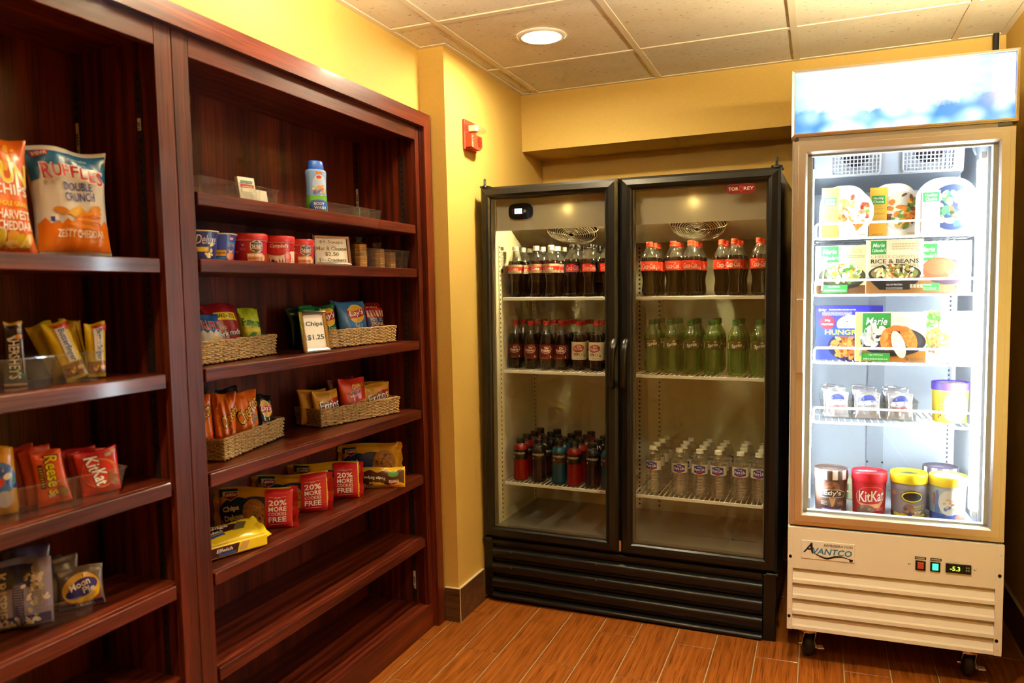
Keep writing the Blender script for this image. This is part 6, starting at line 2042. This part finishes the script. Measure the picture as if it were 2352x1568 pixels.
for i_, (yy, lb) in enumerate(((-2.150, 'dark brown chocolate bar with gold ends at the right of its tray'), (-2.205, 'dark brown chocolate bar with gold ends cut off by the left edge of the picture'))):
    bar('candy_bar', lb, .052, .160, .014, '1c100c', d, 0, (-.118-.02*i_, yy, ZL2+.0040), Q90-.40, .10, 66+i_, GCN, roll=.03, cols=[(0, .05, 'c89a3c'), (.94, 1.1, 'd8a83c')])
ZZ = ZL3
tray('clear_tray', 'clear plastic divided tray of red and orange candy packs', .355, .17, .070, (-.112, -2.128, ZZ+.0006), (0, 0, Q90-.20), (-.055, .058), .10)
d = Dec()
d.text("Reese's", .006, .070, w=.094, h=.030, col='ecd81c', bold=.018, shear=.2, rot=-math.pi/2-.05, out='3a1c0c', ow=.07); d.rect(-.024, .042, -.014, .100, '4a2c10'); d.lines(-.0225, -.0155, .046, .096, 8, 'c8b020', .5)
d.ell(.018, .026, .010, .016, '7a4a20', n=16, rot=.5); d.rect(-.012, .018, .002, .026, 'c8b8a8')
bar('candy_pack', 'orange peanut butter cup pack in front in the candy tray', .068, .128, .020, 'e0501a', d, 0, (-.090, -2.076, ZZ+.0040), Q90-.42, .14, 71, GCN, roll=-.10)
for k in (1, 2, 3):
    bar('candy_pack', f'orange-red candy pack, {("second", "third", "last")[k-1]} in the peanut butter cup row', .066, .128, .016, 'c43c16', None, 0, (-.092-.022*k, -2.084-.004*k, ZZ+.0040), Q90-.36, .14, 71+k, GCN, roll=-.10)
d = Dec()
d.ell(.0, .050, .036, .034, 'd87a40', n=30, rot=-1.2); d.ell(-.002, .050, .033, .031, 'd02420', n=30, rot=-1.2)
d.text('Kit', -.010, .074, w=.034, h=.026, col='f8f4ee', bold=.018, rot=-math.pi/2+.15, out='701010', ow=.06); d.text('Kat', .0, .040, w=.038, h=.028, col='f8f4ee', bold=.018, rot=-math.pi/2+.15, out='701010', ow=.06)
d.ell(.024, .030, .010, .018, '8a4a24', n=16, rot=.3); d.rect(.014, .086, .026, .094, 'b8a8a0'); d.rect(.027, .089, .036, .096, 'b8a8a0')
bar('candy_pack', 'red wafer bar pack in front at the right of the candy tray', .080, .104, .020, 'd02420', d, 0, (-.070, -1.988, ZZ+.0040), Q90-.42, .14, 75, GCN, roll=-.08)
for k in (1, 2):
    bar('candy_pack', f'dark red candy pack, {("second", "last")[k-1]} in the wafer bar row', .080, .106, .018, 'a81a18', None, 0, (-.072-.024*k, -1.992-.003*k, ZZ+.0040), Q90-.38, .14, 75+k, GCN, roll=-.08)
d = Dec(); d.ell(.010, .070, .030, .030, '3a6ab0', n=20); d.food(.010, .068, .030, .034, ['2a4a9a', 'e8e0c8', '3a8a3a', 'c83020', 'e8c030'], 16, 4, .3); d.ell(.014, .030, .016, .016, 'c8c8d0', n=18)
bar('candy_pack', 'yellow candy-coated peanut pack cut off by the left edge of the picture', .085, .132, .026, 'd8981a', d, 0, (-.122, -2.196, ZZ+.0040), Q90-.30, .12, 79, GCN, roll=.05)
# moon pies and popcorn
tray('clear_tray', 'clear plastic tray of round pie packets', .120, .18, .050, (-.150, -2.060, ZL4+.0006), (0, 0, Q90-.30), (), .08)
d = Dec()
d.ell(0, .054, .046, .042, 'e0a83a', n=36); d.ell(.004, .044, .040, .030, 'e8b818', n=30); d.ell(.004, .058, .036, .022, '2a2a78', n=32, rot=.25); d.ell(-.008, .044, .030, .016, '2a2a78', n=28, rot=.1)
d.text('Moon', -.004, .066, w=.050, h=.020, col='f0dcc0', bold=.018, rot=.28); d.text('Pie', .018, .050, w=.030, h=.018, col='f0dcc0', bold=.018, rot=.22)
d.rect(-.050, .004, .050, .016, '30225a'); d.text('Vanilla', .006, .010, w=.046, h=.009, col='d8d0dc', bold=.03); d.rect(.034, .020, .044, .026, 'b82828')
pouch('pie_packet', 'round yellow and blue vanilla pie packet in front in its tray', 'snack', .108, .112, .034, '6e5c4a', d, (-.105, -2.040, ZL4+.0036), Q90-.62, .16, 81, group='pie packets', wr=.002)
for k in (1, 2):
    pouch('pie_packet', f'filmy pie packet, {("second", "last")[k-1]} in its tray', 'snack', .110, .118, .030, '5c5046', None, (-.115-.036*k, -2.052-.006*k, ZL4+.0036), Q90-.55, .16, 81+k, group='pie packets', wr=.003)
d = Dec()
d.rect(-.060, .090, .030, .138, '1c2050'); d.rect(-.062, .010, .062, .030, '3c3a6a')
d.text('KRISPIES', -.034, .070, w=.110, h=.022, col='c8b898', bold=.018, rot=-math.pi/2); d.rect(-.012, .020, .010, .100, '4a4672'); d.lines(-.010, .008, .022, .098, 14, '9a94a8', .4)
d.food(.034, .080, .028, .060, ['c8bca4', 'b0a48c', 'd8ccb4', '8a84a0'], 40, 4, .22); d.food(.0, .016, .06, .010, ['c8bca4', 'd0c4b0', '5a5488'], 30, 6, .12); d.rect(.030, .050, .048, .084, 'a8a094'); d.lines(.032, .046, .052, .082, 10, '3a3848', .4)
pouch('popcorn_bag', 'navy and cream popcorn bag at the left edge of its shelf', 'snack', .132, .150, .040, '8a8090', d, (-.130, -2.132, ZL4+.0040), Q90-.78, .08, 84, group='popcorn bags', pinch=.0, seal=.006, fat=.25)
pouch('popcorn_bag', 'dark popcorn bag tucked behind the navy and cream one', 'snack', .130, .162, .036, '4a4460', None, (-.178, -2.120, ZL4+.0040), Q90-.75, .08, 85, group='popcorn bags', pinch=.0, seal=.006, fat=.25)

# ---- final size and standing place of each bag: start of label -> x, y, width, height
SPOTS = {
 'small blue and white ridged': (-.155, -1.5083, .084, .1322), 'large red fried pork': (-.185, -1.4214, .135, .162), 'lime green onion': (-.175, -1.3131, .078, .1456),
 'green onion chip bag': (-.155, -.9834, .163, .1463), 'dark green chip bag': (-.232, -.9650, .145, .1382), 'sky blue vinegar': (-.140, -.7938, .142, .1552),
 'blue chip bag peeking': (-.185, -.7691, .145, .1574), 'blue, white and red potato': (-.135, -.6465, .093, .1284), 'dark red snack bag behind the potato': (-.175, -.5900, .088, .1488),
 'orange cheese puff bag half': (-.160, -1.5600, .060, .1753), 'crumpled orange': (-.135, -1.4985, .070, .1745), 'orange puff snack': (-.165, -1.3752, .092, .165),
 'black barbecue': (-.180, -1.2665, .068, .1398), 'black chip bag peeking': (-.205, -1.3919, .082, .1772),
 'tan corn chip bag in front at the left': (-.165, -.9506, .110, .1155), 'tan corn chip bag tucked behind the left': (-.205, -.9688, .120, .120),
 'bright red hot': (-.150, -.7994, .118, .1435), 'dark red snack bag behind the bright': (-.195, -.8011, .130, .1464),
 'tan and red corn': (-.120, -.6900, .141, .1117), 'tan corn chip bag tucked behind the right': (-.165, -.6180, .130, .112),
 'large white, blue': (-.105, -1.9846, .176, .2522), 'large orange multigrain': (-.105, -2.1685, .156, .2529),
 'dark brown chocolate bar with gold ends at': (-.118, -2.1358, .042, .1387), 'dark brown chocolate bar with gold ends cut': (-.138, -2.190, .042, .1387),
 'yellow peanut butter candy bar leaning': (-.118, -1.9860, .052, .1400), 'yellow peanut butter candy bar upright': (-.108, -1.9435, .046, .1288),
 'yellow candy bar tilted': (-.142, -1.9650, .046, .1300), 'yellow candy bar at the back': (-.160, -1.9850, .052, .1390), 'yellow candy bar standing': (-.178, -1.9400, .056, .1372),
 'orange peanut butter cup': (-.090, -2.0818, .068, .119), 'red wafer bar pack': (-.070, -1.9784, .090, .101), 'yellow candy-coated': (-.122, -2.1941, .078, .1435),
 'round yellow and blue vanilla': (-.105, -2.0197, .096, .092), 'navy and cream popcorn bag': (-.130, -2.1480, .122, .150),
 'dark red candy pack, second': (-.094, -1.9810, .086, .103), 'dark red candy pack, last': (-.118, -1.9840, .086, .105),
}
for key, (x, y, w, h) in SPOTS.items():
    for o in COL.objects:
        if o.name in o_dim and str(o.get('label', '')).startswith(key):
            W0, H0 = o_dim[o.name]
            o.location.x = x; o.location.y = y
            o.scale = (w/W0, .5*(w/W0+h/H0), h/H0)
